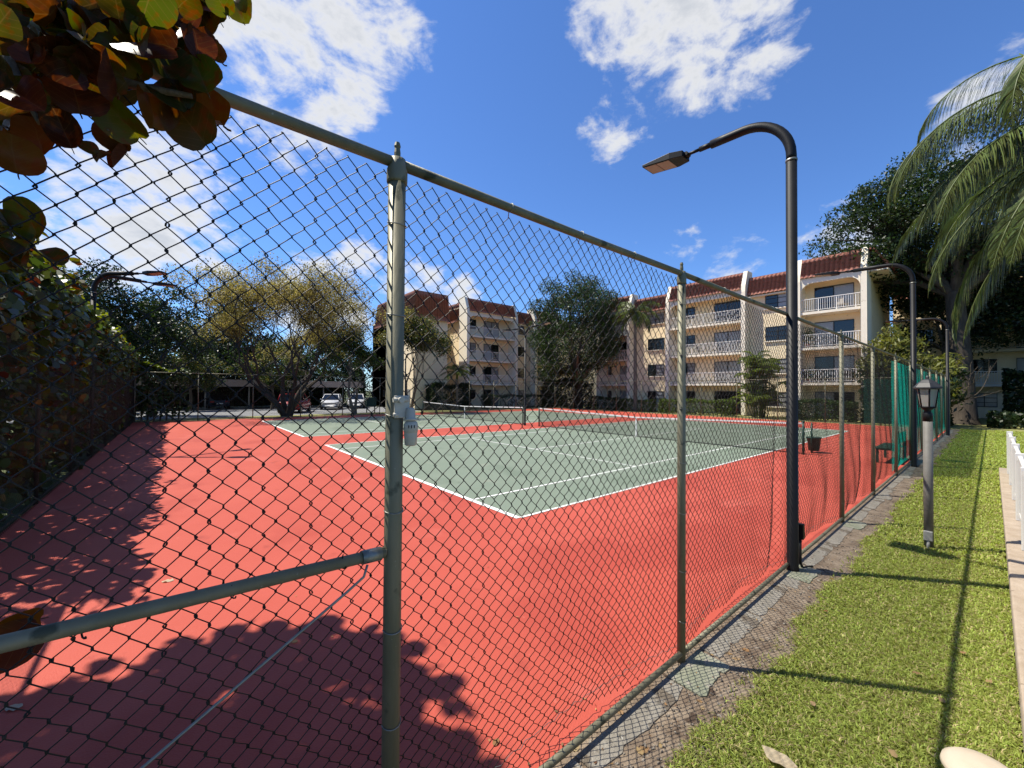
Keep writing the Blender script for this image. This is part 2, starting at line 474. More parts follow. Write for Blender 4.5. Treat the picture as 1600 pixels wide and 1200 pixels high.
court(0.); court(14.2)
sheet('soil_strip', -8, 30.6, -3.95, -3.387, -.017, M['soil'])
sheet('lawn', -9, 32, -5.09, -3.952, -.028, M['lawn'])
sheet('side_lawn', 12.52, 32, -12, -5.092, -.029, M['lawn'])
sheet('verge', -40, 40, YL+.02, 31.2, -.045, M['lawn'])
sheet('back_lawn', XF+.02, 60, -30, YL, -.045, M['lawn'])
sheet('parking_road', -60, 14.6, 31.2, 49., -.035, M['asphalt'])


def grass_blades():
    Vs, Fs = [], []; base = 0
    for x0, x1, dens, h, w in ((-2.9, .6, 15500, .044, .0068), (.6, 3.2, 10500, .048, .0085), (3.2, 7.5, 3600, .055, .014), (7.5, 15, 1500, .06, .022), (15, 31, 700, .065, .034)):
        n = int((x1-x0)*1.15*dens)
        x = RNG.uniform(x0, x1, n); y = RNG.uniform(-5.10, -3.80, n)
        edge = -3.87 + .05*np.sin(x*2.3) + .035*np.sin(x*6.1+1) + .02*np.sin(x*17)
        keep = (y < edge) | (RNG.random(n) < .06)
        patch = np.sin(x*1.7+2*np.sin(y*3))*np.sin(y*4.1+x*.6)
        keep &= RNG.random(n) < np.clip(.93+.22*patch, .35, 1)
        x, y = x[keep], y[keep]; n = len(x)
        a = RNG.uniform(0, 2*PI, n); lean = RNG.uniform(.3, 1.6, n); hh = h*RNG.uniform(.5, 1.25, n)
        dx, dy = np.cos(a), np.sin(a); px_, py_ = -dy, dx
        ww = w*RNG.uniform(.6, 1.2, n)
        z0 = np.full(n, -.028)
        b0 = np.stack([x-px_*ww/2, y-py_*ww/2, z0], -1); b1 = np.stack([x+px_*ww/2, y+py_*ww/2, z0], -1)
        mx_, my_ = x+dx*hh*lean*.4, y+dy*hh*lean*.4; mz = z0+hh*.7
        m0 = np.stack([mx_-px_*ww*.45, my_-py_*ww*.45, mz], -1); m1 = np.stack([mx_+px_*ww*.45, my_+py_*ww*.45, mz], -1)
        tz = z0+hh*(1-.35*lean)
        t0 = np.stack([x+dx*hh*lean-px_*ww*.1, y+dy*hh*lean-py_*ww*.1, tz], -1); t1 = np.stack([x+dx*hh*lean+px_*ww*.1, y+dy*hh*lean+py_*ww*.1, tz], -1)
        V = np.stack([b0, b1, m1, m0, t1, t0], 1).reshape(-1, 3)
        i = np.arange(n)*6+base
        F = np.stack([np.stack([i, i+1, i+2, i+3], -1), np.stack([i+3, i+2, i+4, i+5], -1)], 1).reshape(-1, 4)
        Vs.append(V); Fs.append(F); base += len(V)
    n = 26000; x = 12.6+RNG.random(n)*19; y = -5.1-RNG.random(n)**1.3*6; a = RNG.uniform(0, 2*PI, n); hh = RNG.uniform(.03, .07, n); ww = .034
    P0 = np.stack([x, y, np.full(n, -.029)], -1); sd = np.stack([-np.sin(a), np.cos(a), 0*a], -1)*ww/2; tp = np.stack([np.cos(a)*hh*.8, np.sin(a)*hh*.8, hh], -1)
    Vs.append(np.stack([P0-sd, P0+sd, P0+sd*.2+tp, P0-sd*.2+tp], 1).reshape(-1, 3)); Fs.append((np.arange(n)*4)[:, None]+np.arange(4)+base)
    o = mesh_np('lawn_grass', np.concatenate(Vs), np.concatenate(Fs), M['grass'], kind='stuff')
    VV, FF = np.concatenate(Vs[:5]), np.concatenate(Fs[:5])
    k = RNG.random(len(VV)//6) < .14; idx = np.nonzero(k)[0]
    sv = VV.reshape(-1, 6, 3)[idx]+np.array([.008, .006, .002]); m_ = len(idx); i = np.arange(m_)*6
    ff = np.stack([np.stack([i, i+1, i+2, i+3], -1), np.stack([i+3, i+2, i+4, i+5], -1)], 1).reshape(-1, 4)
    mesh_np('thatch', sv.reshape(-1, 3), ff, mat('straw blade', (.56, .45, .22), rough=.7, island=.4, trans=.3), o, False, 'stuff')
    tag(o, 'short bright green grass of the strip beside the chain link fence', 'grass')


grass_blades()

# broken concrete mowing strip under the fence: slabs and round post footings
strip = bpy.data.objects.new('mowing_strip', None); col.objects.link(strip); strip['kind'] = 'structure'; WL[strip.name] = np.zeros(3)
POSTS = [-6.22, -3.66, -1.28, 1.30, 4.0, 6.7, 9.8, 12.7, 15.8, 18.7, 21.6, 24.4, 27.2, 30.0]
rs = random.Random(3)


def ragged_slab(name, xa, xb, m, depth=.20, zt=.0, rag=.035, n=14):
    top = []
    for i in range(n+1):
        t = i/n; x = xa+(xb-xa)*t
        d = depth*(.95+.05*math.sin(t*5+xa*3))+rs.uniform(-rag, rag)*.3+(rs.uniform(-.05, .01) if rs.random() < .16 else 0)
        if i in (0, n): d *= .93
        top.append((x+rs.uniform(-.012, .012)*(0 < i < n), -3.44-d))
    vs = [(xa, -3.44, zt)] + [(x, y, zt-.003*rs.random()) for x, y in top] + [(xb, -3.44, zt)]
    k = len(vs)
    lo = [(x, y-.008, -.06) for x, y, z in vs]
    b = MB(); b.add(vs+lo, [tuple(range(k))]+[(i, k+i, k+(i+1) % k, (i+1) % k) for i in range(k)])
    return b.build(name, m, strip)


for a, b_ in zip(POSTS[1:-1], POSTS[2:]):
    cuts = [a+.26]
    while cuts[-1] < b_-.95: cuts.append(cuts[-1]+rs.uniform(.7, 1.3))
    cuts.append(b_-.24)
    for c0, c1 in zip(cuts, cuts[1:]):
        if c1-c0 > .15: ragged_slab('slab', c0+.012, c1-.012, M['concrete'], rs.uniform(.15, .23), rs.uniform(-.0135, -.008))
for p in POSTS[1:]:
    ragged_slab('footing', p-.25, p+.23, M['green_concrete'] if p < 6 else M['concrete'], .27, -.005, .02)


def pebbles():
    n = 2600
    x = -3.2+RNG.random(n)**2.2*16; y = RNG.uniform(-3.97, -3.46, n); r = RNG.uniform(.003, .012, n)
    o8 = np.array([[1, 0, 0], [-1, 0, 0], [0, 1, 0], [0, -1, 0], [0, 0, 1], [0, 0, -.6]])
    f8 = np.array([[0, 2, 4], [2, 1, 4], [1, 3, 4], [3, 0, 4], [2, 0, 5], [1, 2, 5], [3, 1, 5], [0, 3, 5]])
    V = (o8[None]*r[:, None, None]*RNG.uniform(.6, 1.4, (n, 6, 1))*np.array([1, 1, .7])+np.stack([x, y, np.full(n, -.014)], -1)[:, None]).reshape(-1, 3)
    F = (f8[None]+np.arange(n)[:, None, None]*6).reshape(-1, 3)
    tag(mesh_np('gravel', V, F, M['pebble'], kind='stuff'), 'small grey stones and grit on the soil strip by the fence', 'gravel')


pebbles()


# ------------------------------------------------------------------ chain link
HW, VH = .0375, .0405
FH = 3.05


def chain_verts(x0, x1, z0, z1, r, sides, near, warp=None, rnd=True):
    W = int(round((x1-x0)/HW)); R = int(round((z1-z0)/VH))
    i = np.arange(W)[:, None]; j = np.arange(R+1)[None, :]
    even = ((i+j) % 2 == 0)
    cx = x0+(i+np.where(even, 0, 1))*HW
    cz = z1-j*VH+0*i
    sgn = np.where(even, -1., 1.)
    if near:
        k = .0036
        xs = np.stack([cx+sgn*.0005, cx+sgn*.0005], -1); zs = np.stack([cz+k, cz-k], -1)
        ys = np.stack([np.full_like(cx, r*.9)*1., np.full_like(cx, -r*.9)*1.], -1)*np.where((i % 2 == 0), 1, 1)[..., None]
        P = np.stack([xs, ys, zs], -1).reshape(W, -1, 3)
    else:
        P = np.stack([cx+0*cz, np.where(even, r*.6, -r*.6)+0*cx, cz], -1)
    if rnd:
        P = P+RNG.normal(0, .0011, P.shape)
        P[..., 0] += RNG.normal(0, .0022, (W, 1))
    if warp is not None: P = warp(P)
    a = np.arange(sides)*2*PI/sides+PI/4
    ring = np.stack([np.cos(a)*r*1.25, np.sin(a)*r, 0*a], -1)
    V = (P[:, :, None, :]+ring[None, None])
    m = P.shape[1]
    idx = np.arange(W*m*sides).reshape(W, m, sides)
    nx = np.roll(idx, -1, axis=2)
    F = np.stack([idx[:, :-1], nx[:, :-1], nx[:, 1:], idx[:, 1:]], -1).reshape(-1, 4)
    return V.reshape(-1, 3), F


def loose(P):
    """the old mesh hangs loose: bellies inwards low between posts, ripples, sags"""
    x, z = P[..., 0].copy(), P[..., 2].copy()
    ps = np.array(POSTS); k = np.clip(np.searchsorted(ps, x)-1, 0, len(ps)-2)
    t = np.clip((x-ps[k])/(ps[k+1]-ps[k]), 0, 1)
    mid = np.sin(PI*t)**.8
    low = np.clip(1-z/.75, 0, 1)
    y = .085*mid*low**1.6 + .018*mid*np.sin(z*2.1+x) + .006*np.sin(x*9+z*5)*mid
    P[..., 1] += FY+.040+y
    P[..., 0] += .010*np.sin(z*3.3+x*2.1)*mid+.022*low*np.sin(x*5.3+2)*mid
    P[..., 2] += low*(.025*mid+.025*np.sin(x*7.7)*mid) - .012*mid*np.sin(x*3.7)
    # a slack fold beside the lamp pole and another beyond
    for fx, am, wd in ((1.02, .055, .10), (5.9, .045, .12), (3.3, .02, .25)):
        g = np.exp(-((x-fx-.05*np.sin(z*2))/wd)**2)*np.clip((2.3-z)/1.6, 0, 1)
        P[..., 1] += am*g; P[..., 0] -= .6*am*g*np.sign(x-fx)*np.minimum(1, abs(x-fx)/.05)
    return P


near_fence = empty('chain_link_fence', (12, FY, 0), 'tall weathered chain link fence with dark mesh and grey pipe posts beside the grass strip', 'fence', 'chain link fences around the tennis courts')
V, F = chain_verts(-6.1, 1.3, .03, 3.01, .0023, 5, True, loose)
mesh_np('chain_link_mesh', V, F, M['wire'], near_fence, True, 'stuff')
V, F = chain_verts(1.3, 12.7, .03, 3.01, .0023, 4, False, loose)
mesh_np('chain_link_mesh', V, F, M['wire'], near_fence, True, 'stuff')
V, F = chain_verts(12.7, 30., .03, 3.01, .0023, 3, False, loose, False)
mesh_np('chain_link_mesh', V, F, M['wire'], near_fence, True, 'stuff')


def post(parent, x, y, h=FH, r=.034, cap=True, ties=0, tie_dir=1, m='galv'):
    b = MB(); b.tube([(x, y, -.06), (x, y, h-.06)], r, 14)
    p = b.build('post', M[m], parent)
    if cap:
        c = MB(); c.lathe([(r*1.12, -.10), (r*1.16, -.09), (r*1.16, -.045), (r*1.02, -.03), (r*.95, .0)], (x, y, h), 14)
        c.lathe([(.012, -.02), (.014, .028), (.011, .05), (.014, .056), (.010, .072)], (x, y, h), 8)
        c.build('post_cap', M[m], p)
    if ties:
        for k in range(ties):
            z = .32+k*(h-.55)/(ties-1)+rs.uniform(-.04, .04)
            t = MB(); rr = r+.0025
            t.tube([(x+rr*math.cos(a), y+rr*math.sin(a), z+.010*math.sin(a)) for a in np.linspace(PI*.98, 2*PI+.06, 9)]
                   + [(x+rr*1.05, y+.035, z-.004)], .0024, 5)
            t.build('wire_tie', M['tie'], p)
    return p


for i, p in enumerate(POSTS):
    if p == 1.30: continue            # the lamp pole stands here and carries the rails
    post(near_fence, p, FY, FH, .036 if i in (0, 1) else .031, True, 7 if i < 6 else 0)
RX = [-6.22]+POSTS[1:]
for a, b_ in zip(POSTS, POSTS[1:]):
    b = MB(); b.tube([(a, FY, FH-.015), ((a+b_)/2, FY, FH-.022), (b_, FY, FH-.015)], .0215, 12); b.build('top_rail', M['galv'], near_fence)
    b = MB(); b.tube([(a+.02, FY-.004, .055), ((a+b_)/2, FY-.004, .048), (b_-.02, FY-.004, .055)], .0205, 10); b.build('bottom_rail', M['galv'], near_fence)
for x in (-4.35, -3.05, -2.5, -1.95, -.5, .1, .75, 2.2, 3.1, 5.2, 6.1):
    b = MB(); b.tube([(x+.004*math.sin(a), FY+.0235*math.cos(a), FH-.018+.0235*math.sin(a)) for a in np.linspace(-.6, 2*PI-1.2, 12)]
                     + [(x+.01, FY+.03, FH-.06)], .0024, 5); b.build('wire_tie', M['tie'], near_fence)
b = MB(); b.tube([(-3.70, FY-.008, 1.447), (-6.2, FY-.008, 1.50)], .0215, 14); br = b.build('brace_rail', M['galv'], near_fence)
b = MB(); b.tube([(-3.715, FY-.008, 1.447), (-3.79, FY-.008, 1.4488)], .0262, 14); b.box(-3.735, -3.69, FY-.014, FY-.002, 1.437, 1.458); b.build('brace_cup', M['tie'], br)
b = MB(); b.tube([(-3.775, FY-.03, 1.425), (-3.79, FY-.034, 1.385), (-3.85, FY-.03, 1.345), (-4.4, FY-.012, 1.02), (-6.2, FY-.01, .06)], .0048, 7); b.build('truss_rod', M['tie'], near_fence)
for x in (-3.86, -4.2, -4.53):
    b = MB(); b.tube([(x+.006*math.sin(2*a), FY-.008+.0245*math.cos(a), 1.452+.0245*math.sin(a)) for a in np.linspace(-2.6, 2.2, 12)], .0024, 5)
    b.build('wire_tie', M['wire'], br)
# loose tension wire at the foot of the mesh
b = MB(); xs = np.linspace(-3.5, 4, 160)
ps = np.array(POSTS)
pts = []
for x in xs:
    k = np.clip(np.searchsorted(ps, x)-1, 0, len(ps)-2); t = (x-ps[k])/(ps[k+1]-ps[k])
    pts.append((x, FY+.045+.10*math.sin(PI*t)**.8+.006*math.sin(x*60), .075+.03*math.sin(PI*t)+.010*math.sin(x*47)))
b.tube(pts, .0022, 4); b.build('tension_wire', M['tie'], near_fence)


def windscreen(name, xa, xb, y, z0, z1, m, parent, axis='x', amp=.03, seed=0):
    nx, nz = max(8, int(abs(xb-xa)*7)), 22
    V = []
    for j in range(nz+1):
        for i in range(nx+1):
            x = xa+(xb-xa)*i/nx; z = z0+(z1-z0)*j/nz
            d = amp*(math.sin(x*2.1+seed+1.3*math.sin(z*1.3))+.5*math.sin(x*5.3+z*1.1+seed))*(.3+.7*math.sin(PI*j/nz))
            V.append((x, y+d, z) if axis == 'x' else (y+d, x, z))
    F = [(j*(nx+1)+i, j*(nx+1)+i+1, (j+1)*(nx+1)+i+1, (j+1)*(nx+1)+i) for j in range(nz) for i in range(nx)]
    return mesh_np(name, V, F, m, parent, True)


for k, (a, b_) in enumerate(zip(POSTS[6:], POSTS[7:])):
    windscreen('windscreen', a+.03, b_-.03, FY+.085, .07, 2.93, M['windscreen'], near_fence, 'x', .007, k)

# the three other sides: one shared panel of mesh, copied
def far_fence(name, label, axis, fixed, a, b_, n, inward, m='galv', top=True):
    root = empty(name, ((a+b_)/2, fixed, 0) if axis == 'x' else (fixed, (a+b_)/2, 0), label, 'fence', 'chain link fences around the tennis courts')
    step = (b_-a)/n
    for i in range(n+1):
        t = a+step*i
        x, y = (t, fixed) if axis == 'x' else (fixed, t)
        post(root, x, y, FH, .030, True, 0, m=m)
    proto = None
    for i in range(n):
        t0, t1 = a+step*i, a+step*(i+1)
        for z, nm in ((FH-.015, 'top_rail'), (.06, 'bottom_rail')):
            b = MB(); e = ((t0, fixed, z), (t1, fixed, z)) if axis == 'x' else ((fixed, t0, z), (fixed, t1, z))
            b.tube(e, .021, 8); b.build(nm, M[m], root)
        if proto is None:
            V, F = chain_verts(-step/2, step/2, .03, 3.01, .0018, 3, False, None, False)
            proto = mesh_np('chain_link_mesh', V, F, M['wire'], None, True, 'stuff', center=np.zeros(3)); o = proto
        else:
            o = proto.copy(); col.objects.link(o)
        o.parent = root
        c = np.array([(t0+t1)/2, fixed+inward*.045, 0]) if axis == 'x' else np.array([fixed+inward*.045, (t0+t1)/2, 0])
        o.location = c-WL[root.name]
        if axis == 'y': o.rotation_euler = (0, 0, PI/2)
    return root


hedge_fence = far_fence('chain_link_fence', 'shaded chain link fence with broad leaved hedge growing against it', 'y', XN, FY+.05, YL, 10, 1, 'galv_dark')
back_fence = far_fence('chain_link_fence', 'thin chain link fence in front of the cream balconies and clipped hedges', 'y', XF, FY+.1, YL, 11, -1)
side_fence = far_fence('chain_link_fence', 'thin chain link fence between the far court and the parked cars', 'x', YL, XN+.08, XF-.08, 12, -1)
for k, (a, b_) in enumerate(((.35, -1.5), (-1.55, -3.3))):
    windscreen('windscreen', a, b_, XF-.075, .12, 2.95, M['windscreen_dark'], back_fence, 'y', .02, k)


# ------------------------------------------------------------------ buildings
class Fac:
    """facade frame: u along the wall, n outwards, z up -> world"""
    def __init__(s, o, u, n): s.o, s.u, s.n = np.array(o, float), np.array(u, float), np.array(n, float)
    def p(s, u, n, z): q = s.o+s.u*u+s.n*n; return (q[0], q[1], z)
    def box(s, mb, u0, u1, n0, n1, z0, z1):
        a, b = s.p(u0, n0, z0), s.p(u1, n1, z1); mb.box(a[0], b[0], a[1], b[1], z0, z1); return mb
    def poly(s, mb, pts, n0, n1):
        """extrude a (u,z) outline from n0 to n1"""
        k = len(pts)
        vs = [s.p(u, n0, z) for u, z in pts]+[s.p(u, n1, z) for u, z in pts]
        mb.add(vs, [tuple(range(k)), tuple(reversed(range(k, 2*k)))]+[(i, (i+1) % k, k+(i+1) % k, k+i) for i in range(k)]); return mb


FL = [0., 2.85, 5.66, 8.50]       # floor levels
EAVE, ROOF = 11.10, 12.75


def window(F, root, u0, u1, z0, z1, n, panes=2, rows=0, blind=0., sill=True):
    b = MB(); t = .055
    F.box(b, u0, u1, n, n+.06, z0, z0+t); F.box(b, u0, u1, n, n+.06, z1-t, z1)
    for k in range(panes+1):
        u = u0+(u1-u0)*k/panes
        F.box(b, max(u0, u-t/2), min(u1, u+t/2), n+.002, n+.062, z0+t+.001, z1-t-.001)
    for r in range(1, rows):
        z = z0+(z1-z0)*r/rows; F.box(b, u0+t/2, u1-t/2, n+.004, n+.05, z-.02, z+.02)
    w = b.build('window', M['frame_dark'], root)
    for k in range(panes):
        ua, ub = u0+(u1-u0)*k/panes+t/2, u0+(u1-u0)*(k+1)/panes-t/2
        g = MB(); F.box(g, ua, ub, n+.012, n+.02, z0+t, z1-t)
        g.build('pane', M['glass_pale'] if rs.random() < blind else M['glass'], w)
    if sill:
        g = MB(); F.box(g, u0-.08, u1+.08, n-.01, n+.13, z0-.10, z0-.002); g.build('sill', M['stucco_white'], w)
    return w


def railing(F, parent, u0, u1, n, z):
    b = MB()
    F.box(b, u0, u1, n-.03, n+.03, z+1.0, z+1.05); F.box(b, u0, u1, n-.015, n+.015, z+.10, z+.135)
    k = int((u1-u0)/.14)
    for i in range(k+1):
        u = u0+(u1-u0)*i/k; wdt = .028 if i % 8 == 0 else .013
        F.box(b, u-wdt, u+wdt, n-.012, n+.012, z+.136 if i % 8 else z, z+.999)
    return b.build('railing', M['rail_white'], parent)


def mansard(F, root, u0, u1, nb, zb, ntp, zt):
    """tile slope of barrel tiles in stepped courses, with a ridge cap"""
    cw, rows, sub = .31, 5, 5
    k = max(2, int(round((u1-u0)/cw))); cw = (u1-u0)/k
    us = []; hs = []
    for c in range(k):
        for s in range(sub):
            t = s/sub; us.append(u0+(c+t)*cw); hs.append((.115*math.sin(PI*t)**.7) if s else 0.)
    us.append(u1); hs.append(0.)
    d = np.array([ntp-nb, zt-zb]); Ls = np.linalg.norm(d); d /= Ls; nn = np.array([d[1], -d[0]])
    if nn[0] < 0: nn = -nn
    V = []; Fc = []
    W = len(us)
    for r in range(rows):
        for e in (0, 1):
            s = (r+e)*Ls/rows + (-.02 if e == 0 else .0)
            off = .095 if e == 0 else .012
            for u, h in zip(us, hs):
                q = np.array([nb, zb])+d*s+nn*(off+h)
                V.append(F.p(u, q[0], q[1]))
    R2 = rows*2
    for r in range(R2-1):
        for i in range(W-1):
            Fc.append((r*W+i, r*W+i+1, (r+1)*W+i+1, (r+1)*W+i))
    o = mesh_np('roof_tiles', V, Fc, M['tile'], root, False, 'stuff')
    b = MB()
    F.box(b, u0, u1, ntp-.14, ntp+.07, zt-.02, zt+.09); b.build('ridge_cap', M['tile'], root)
    return o


def pillar(F, root, u, w=.36, n0=-1.5, n1=.16, top=12.95):
    b = MB()
    pts = [(n0, 0.), (n1, 0.), (n1, EAVE-.1), (n1-.10, EAVE+.5), (n1-.62, top), (n0, top)]
    vs = [F.p(u-w/2, n, z) for n, z in pts]+[F.p(u+w/2, n, z) for n, z in pts]; k = len(pts)
    b.add(vs, [tuple(range(k)), tuple(reversed(range(k, 2*k)))]+[(i, (i+1) % k, k+(i+1) % k, k+i) for i in range(k)])
    b.build('pillar', M['stucco_white'], root, bevel=.015)


def balcony_bay(F, root, u0, u1, openings, ground='open'):
    """openings: list of (u0,u1,kind) on every storey; kind door | window"""
    d = -1.35
    b = MB(); F.box(b, u0, u1, d-.2, d, 0, EAVE+.3); b.build('wall', M['stucco'], root)
    for i, z in enumerate(FL):
        if i:
            s = MB(); F.box(s, u0, u1, d+.002, .06, z-.20, z); sl_ = s.build('balcony', M['stucco_white'], root)
            railing(F, sl_, u0+.02, u1-.02, -.03, z)
        for a, c, kd in openings:
            if kd == 'door': window(F, root, a, c, z+.06, z+2.12, d, 2, 0, .45, False)
            else: window(F, root, a, c, z+.95, z+2.1, d, 2, 3, .35, False)
    # arched fascia of the top storey, soffit and mansard above it
    rad, zs = .75, EAVE-.32
    pts = [(u0, EAVE+.12), (u0, zs-rad)]
    pts += [(u0+.02+rad-rad*math.cos(t), zs-rad+rad*math.sin(t)) for t in np.linspace(0, PI/2, 9)]
    pts += [(u1-.02-rad+rad*math.sin(t), zs-rad+rad*math.cos(t)) for t in np.linspace(0, PI/2, 9)]
    pts += [(u1, zs-rad), (u1, EAVE+.12)]
    b = MB(); F.poly(b, pts, -.12, .07); b.build('arched_fascia', M['stucco_white'], root)
    b = MB(); F.box(b, u0, u1, d-.1, -.13, EAVE-.02, EAVE+.1); b.build('ceiling', M['stucco'], root)
    mansard(F, root, u0, u1, .10, EAVE+.10, -.42, ROOF)


def window_section(F, root, u0, u1, wu0, wu1, rows=3, n=-.75, top=True):
    b = MB(); F.box(b, u0, u1, n-.25, n, 0, EAVE-.2); b.build('wall', M['stucco'], root)
    for z in FL: window(F, root, wu0, wu1, z+.85, z+2.08, n, 2, rows, .5, True)
    if top:
        b = MB(); F.box(b, u0, u1, n-.1, n+.42, EAVE-.62, EAVE-.50); b.build('eave', M['stucco_white'], root)
        mansard(F, root, u0, u1, n+.45, EAVE-.48, n-.10, ROOF-.5)


# B: the sunlit wing at the end of the courts
XB = 34.5
bB = empty('apartment_building', (XB+5, 13, 0), 'sunlit cream apartment block with terracotta mansard and white railed balconies behind the courts', 'apartment building', 'apartment blocks around the courts')
FB = Fac((XB, 25.2, 0), (0, -1, 0), (-1, 0, 0))
for u in (0, 4.2, 8.8, 16.0, 20.1, 24.2): pillar(FB, bB, u)
balcony_bay(FB, bB, .18, 4.02, [(2.1, 3.9, 'door'), (.35, .9, 'window')])
window_section(FB, bB, 4.38, 8.62, 6.1, 8.0)
balcony_bay(FB, bB, 8.98, 15.82, [(9.4, 11.0, 'window'), (12.9, 15.4, 'door')])
window_section(FB, bB, 16.18, 19.92, 17.5, 19.4)
balcony_bay(FB, bB, 20.28, 24.02, [(20.9, 23.4, 'door')])
b = MB(); FB.box(b, .05, 24.15, -11.5, -1.56, 0, 11.9); b.build('core', M['stucco'], bB)
b = MB(); FB.box(b, .3, 23.9, -11.3, -1.2, 11.92, 12.3); b.build('roof', M['concrete'], bB)
# end wall with deep tiled eave, facing the grass strip
FE = Fac((XB+1.4, 1.0, 0), (1, 0, 0), (0, -1, 0))
b = MB(); FE.box(b, .2, 10.2, -.14, .0, 0, EAVE+.2); b.build('wall', M['stucco'], bB)
b = MB(); FE.box(b, -.9, 10.2, .002, 1.25, EAVE-.05, EAVE+.12); b.build('soffit', M['stucco_white'], bB)
for k in range(6):
    b = MB(); FE.box(b, .5+k*1.5, .95+k*1.5, .35, .75, EAVE-.062, EAVE-.051); b.build('soffit_vent', M['dark'], bB)
mansard(FE, bB, -.9, 10.2, 1.25, EAVE+.14, .35, ROOF)

# A: the shaded wing facing the near fence
YA = 34.0
bA = empty('apartment_building', (24, YA+6, 0), 'shaded apartment block with dark brown mansard beside the parking road', 'apartment building', 'apartment blocks around the courts')
FA = Fac((21.6, YA, 0), (1, 0, 0), (0, -1, 0))
for u in (0, 7.4, 10.8, 14.6): pillar(FA, bA, u)
balcony_bay(FA, bA, .18, 7.22, [(.5, 2.1, 'window'), (3.3, 5.6, 'door')])
window_section(FA, bA, 7.58, 10.62, 7.9, 9.4)
balcony_bay(FA, bA, 10.98, 14.42, [(11.2, 12.1, 'window'), (12.6, 14.2, 'door')])
b = MB(); FA.box(b, .0, 32., -12, -1.56, 0, 11.9); b.build('core', M['stucco'], bA)
b = MB(); FA.box(b, .2, 19., -11.8, -1.2, 11.92, 12.3); b.build('roof', M['concrete'], bA)
FA2 = Fac((21.42, YA+1.6, 0), (0, 1, 0), (-1, 0, 0))
mansard(FA2, bA, 0, 4.6, .12, 10.1, -.45, 12.45)
# stair block with blank walls and tall mansard
b = MB(); b.box(15.1, 19.0, YA+.1, YA+12, 0, 10.4); b.box(15.1, 21.4, YA+4.6, YA+12, 0, 10.2); b.build('stair_block', M['stucco'], bA)
FS1 = Fac((15.0, YA, 0), (1, 0, 0), (0, -1, 0)); mansard(FS1, bA, .0, 4.1, .14, 9.6, -.20, 12.55)
FS2 = Fac((15.0, YA+10.6, 0), (0, -1, 0), (-1, 0, 0)); mansard(FS2, bA, 0, 10.6, .14, 9.6, -.20, 12.55)
b = MB(); b.box(15.25, 18.9, YA+.3, YA+11, 10.41, 12.4); b.build('roof', M['concrete'], bA)
window(Fac((15.1, YA+9, 0), (0, -1, 0), (-1, 0, 0)), bA, .6, 1.3, 1.2, 2.0, .002, 1, 0, 0, False)
b = MB(); b.lathe([(.25, 0), (.25, .35), (.35, .4), (.35, .5), (.1, .55)], (17.6, YA+2.5, 12.41), 10); b.build('roof_vent', M['box_grey'], bA)
b = MB(); b.box(15.06, 15.1, YA+1.2, YA+2.2, .0, 2.1); b.build('door', M['box_grey'], bA)

# C: the wing behind the palms
bC = empty('apartment_building', (46.5+4, -9, 0), 'deeply shaded apartment wing with balconies behind the big tree trunk', 'apartment building', 'apartment blocks around the courts')
FC = Fac((46.3, .9, 0), (0, -1, 0), (-1, 0, 0))
for u in (4., 10.4, 17): pillar(FC, bC, u)
window_section(FC, bC, .0, 3.82, .8, 2.6)
balcony_bay(FC, bC, 4.18, 10.22, [(4.8, 6.2, 'window'), (7.2, 9.6, 'door')])
balcony_bay(FC, bC, 10.58, 16.82, [(11., 12.4, 'window'), (13.4, 15.8, 'door')])
b = MB(); FC.box(b, .0, 24, -10, -1.56, 0, 11.9); b.build('core', M['stucco'], bC)
b = MB(); FC.box(b, 17.2, 24, -1.5, -1.2, 0, 11.9); b.build('wall', M['stucco'], bC)


# carport along the far side of the road
def make_carport():
    root = empty('carport', (-8, 46, 0), 'long low carport with pale fascia behind the parked cars', 'carport')
    b = MB(); b.box(-40, 13.2, 44.0, 51., 2.42, 2.60); b.build('roof', M['concrete'], root)
    b = MB(); b.box(-40, 13.2, 43.88, 43.998, 2.25, 2.95); b.build('fascia', mat('pale pink fascia', (.52, .43, .38), (.60, .50, .45), .8, 2), root)
    b = MB(); b.box(-40, 13.2, 50.9, 51.1, 0, 2.41); b.build('back_wall', M['dark'], root)
    for k in range(15):
        x = -38+k*3.6
        b = MB(); b.tube([(x, 44.3, -.04), (x, 44.3, 2.42)], .07, 8); b.build('column', M['frame_pale'], root)
    for k in range(16):
        x = -38+k*3.2
        b = MB(); b.box(x, x+1.7, 45.0, 45.18, -.03, .12); b.build('wheel_stop', M['concrete'], root)


make_carport()


# ------------------------------------------------------------------ vegetation
def leaf_quads(C, size, aspect=.5, droop=0., up=.0, rng=RNG):
    """one folded four-cornered leaf at each point"""
    n = len(C)
    d = rng.normal(0, 1, (n, 3)); d[:, 2] += -droop; d /= np.linalg.norm(d, axis=1)[:, None]+1e-9
    q = rng.normal(0, 1, (n, 3)); q[:, 2] += up
    s = np.cross(d, q); s /= np.linalg.norm(s, axis=1)[:, None]+1e-9
    L = (size*rng.uniform(.6, 1.35, n))[:, None]
    nrm = np.cross(d, s)
    base = C-d*L*.5; tip = C+d*L*.5; mid = C+nrm*L*.08
    a = mid+s*L*aspect*.5; b = mid-s*L*aspect*.5
    V = np.stack([base, a, tip, b], 1).reshape(-1, 3)
    F = (np.arange(n)*4)[:, None]+np.array([0, 1, 2, 3])
    return V, F


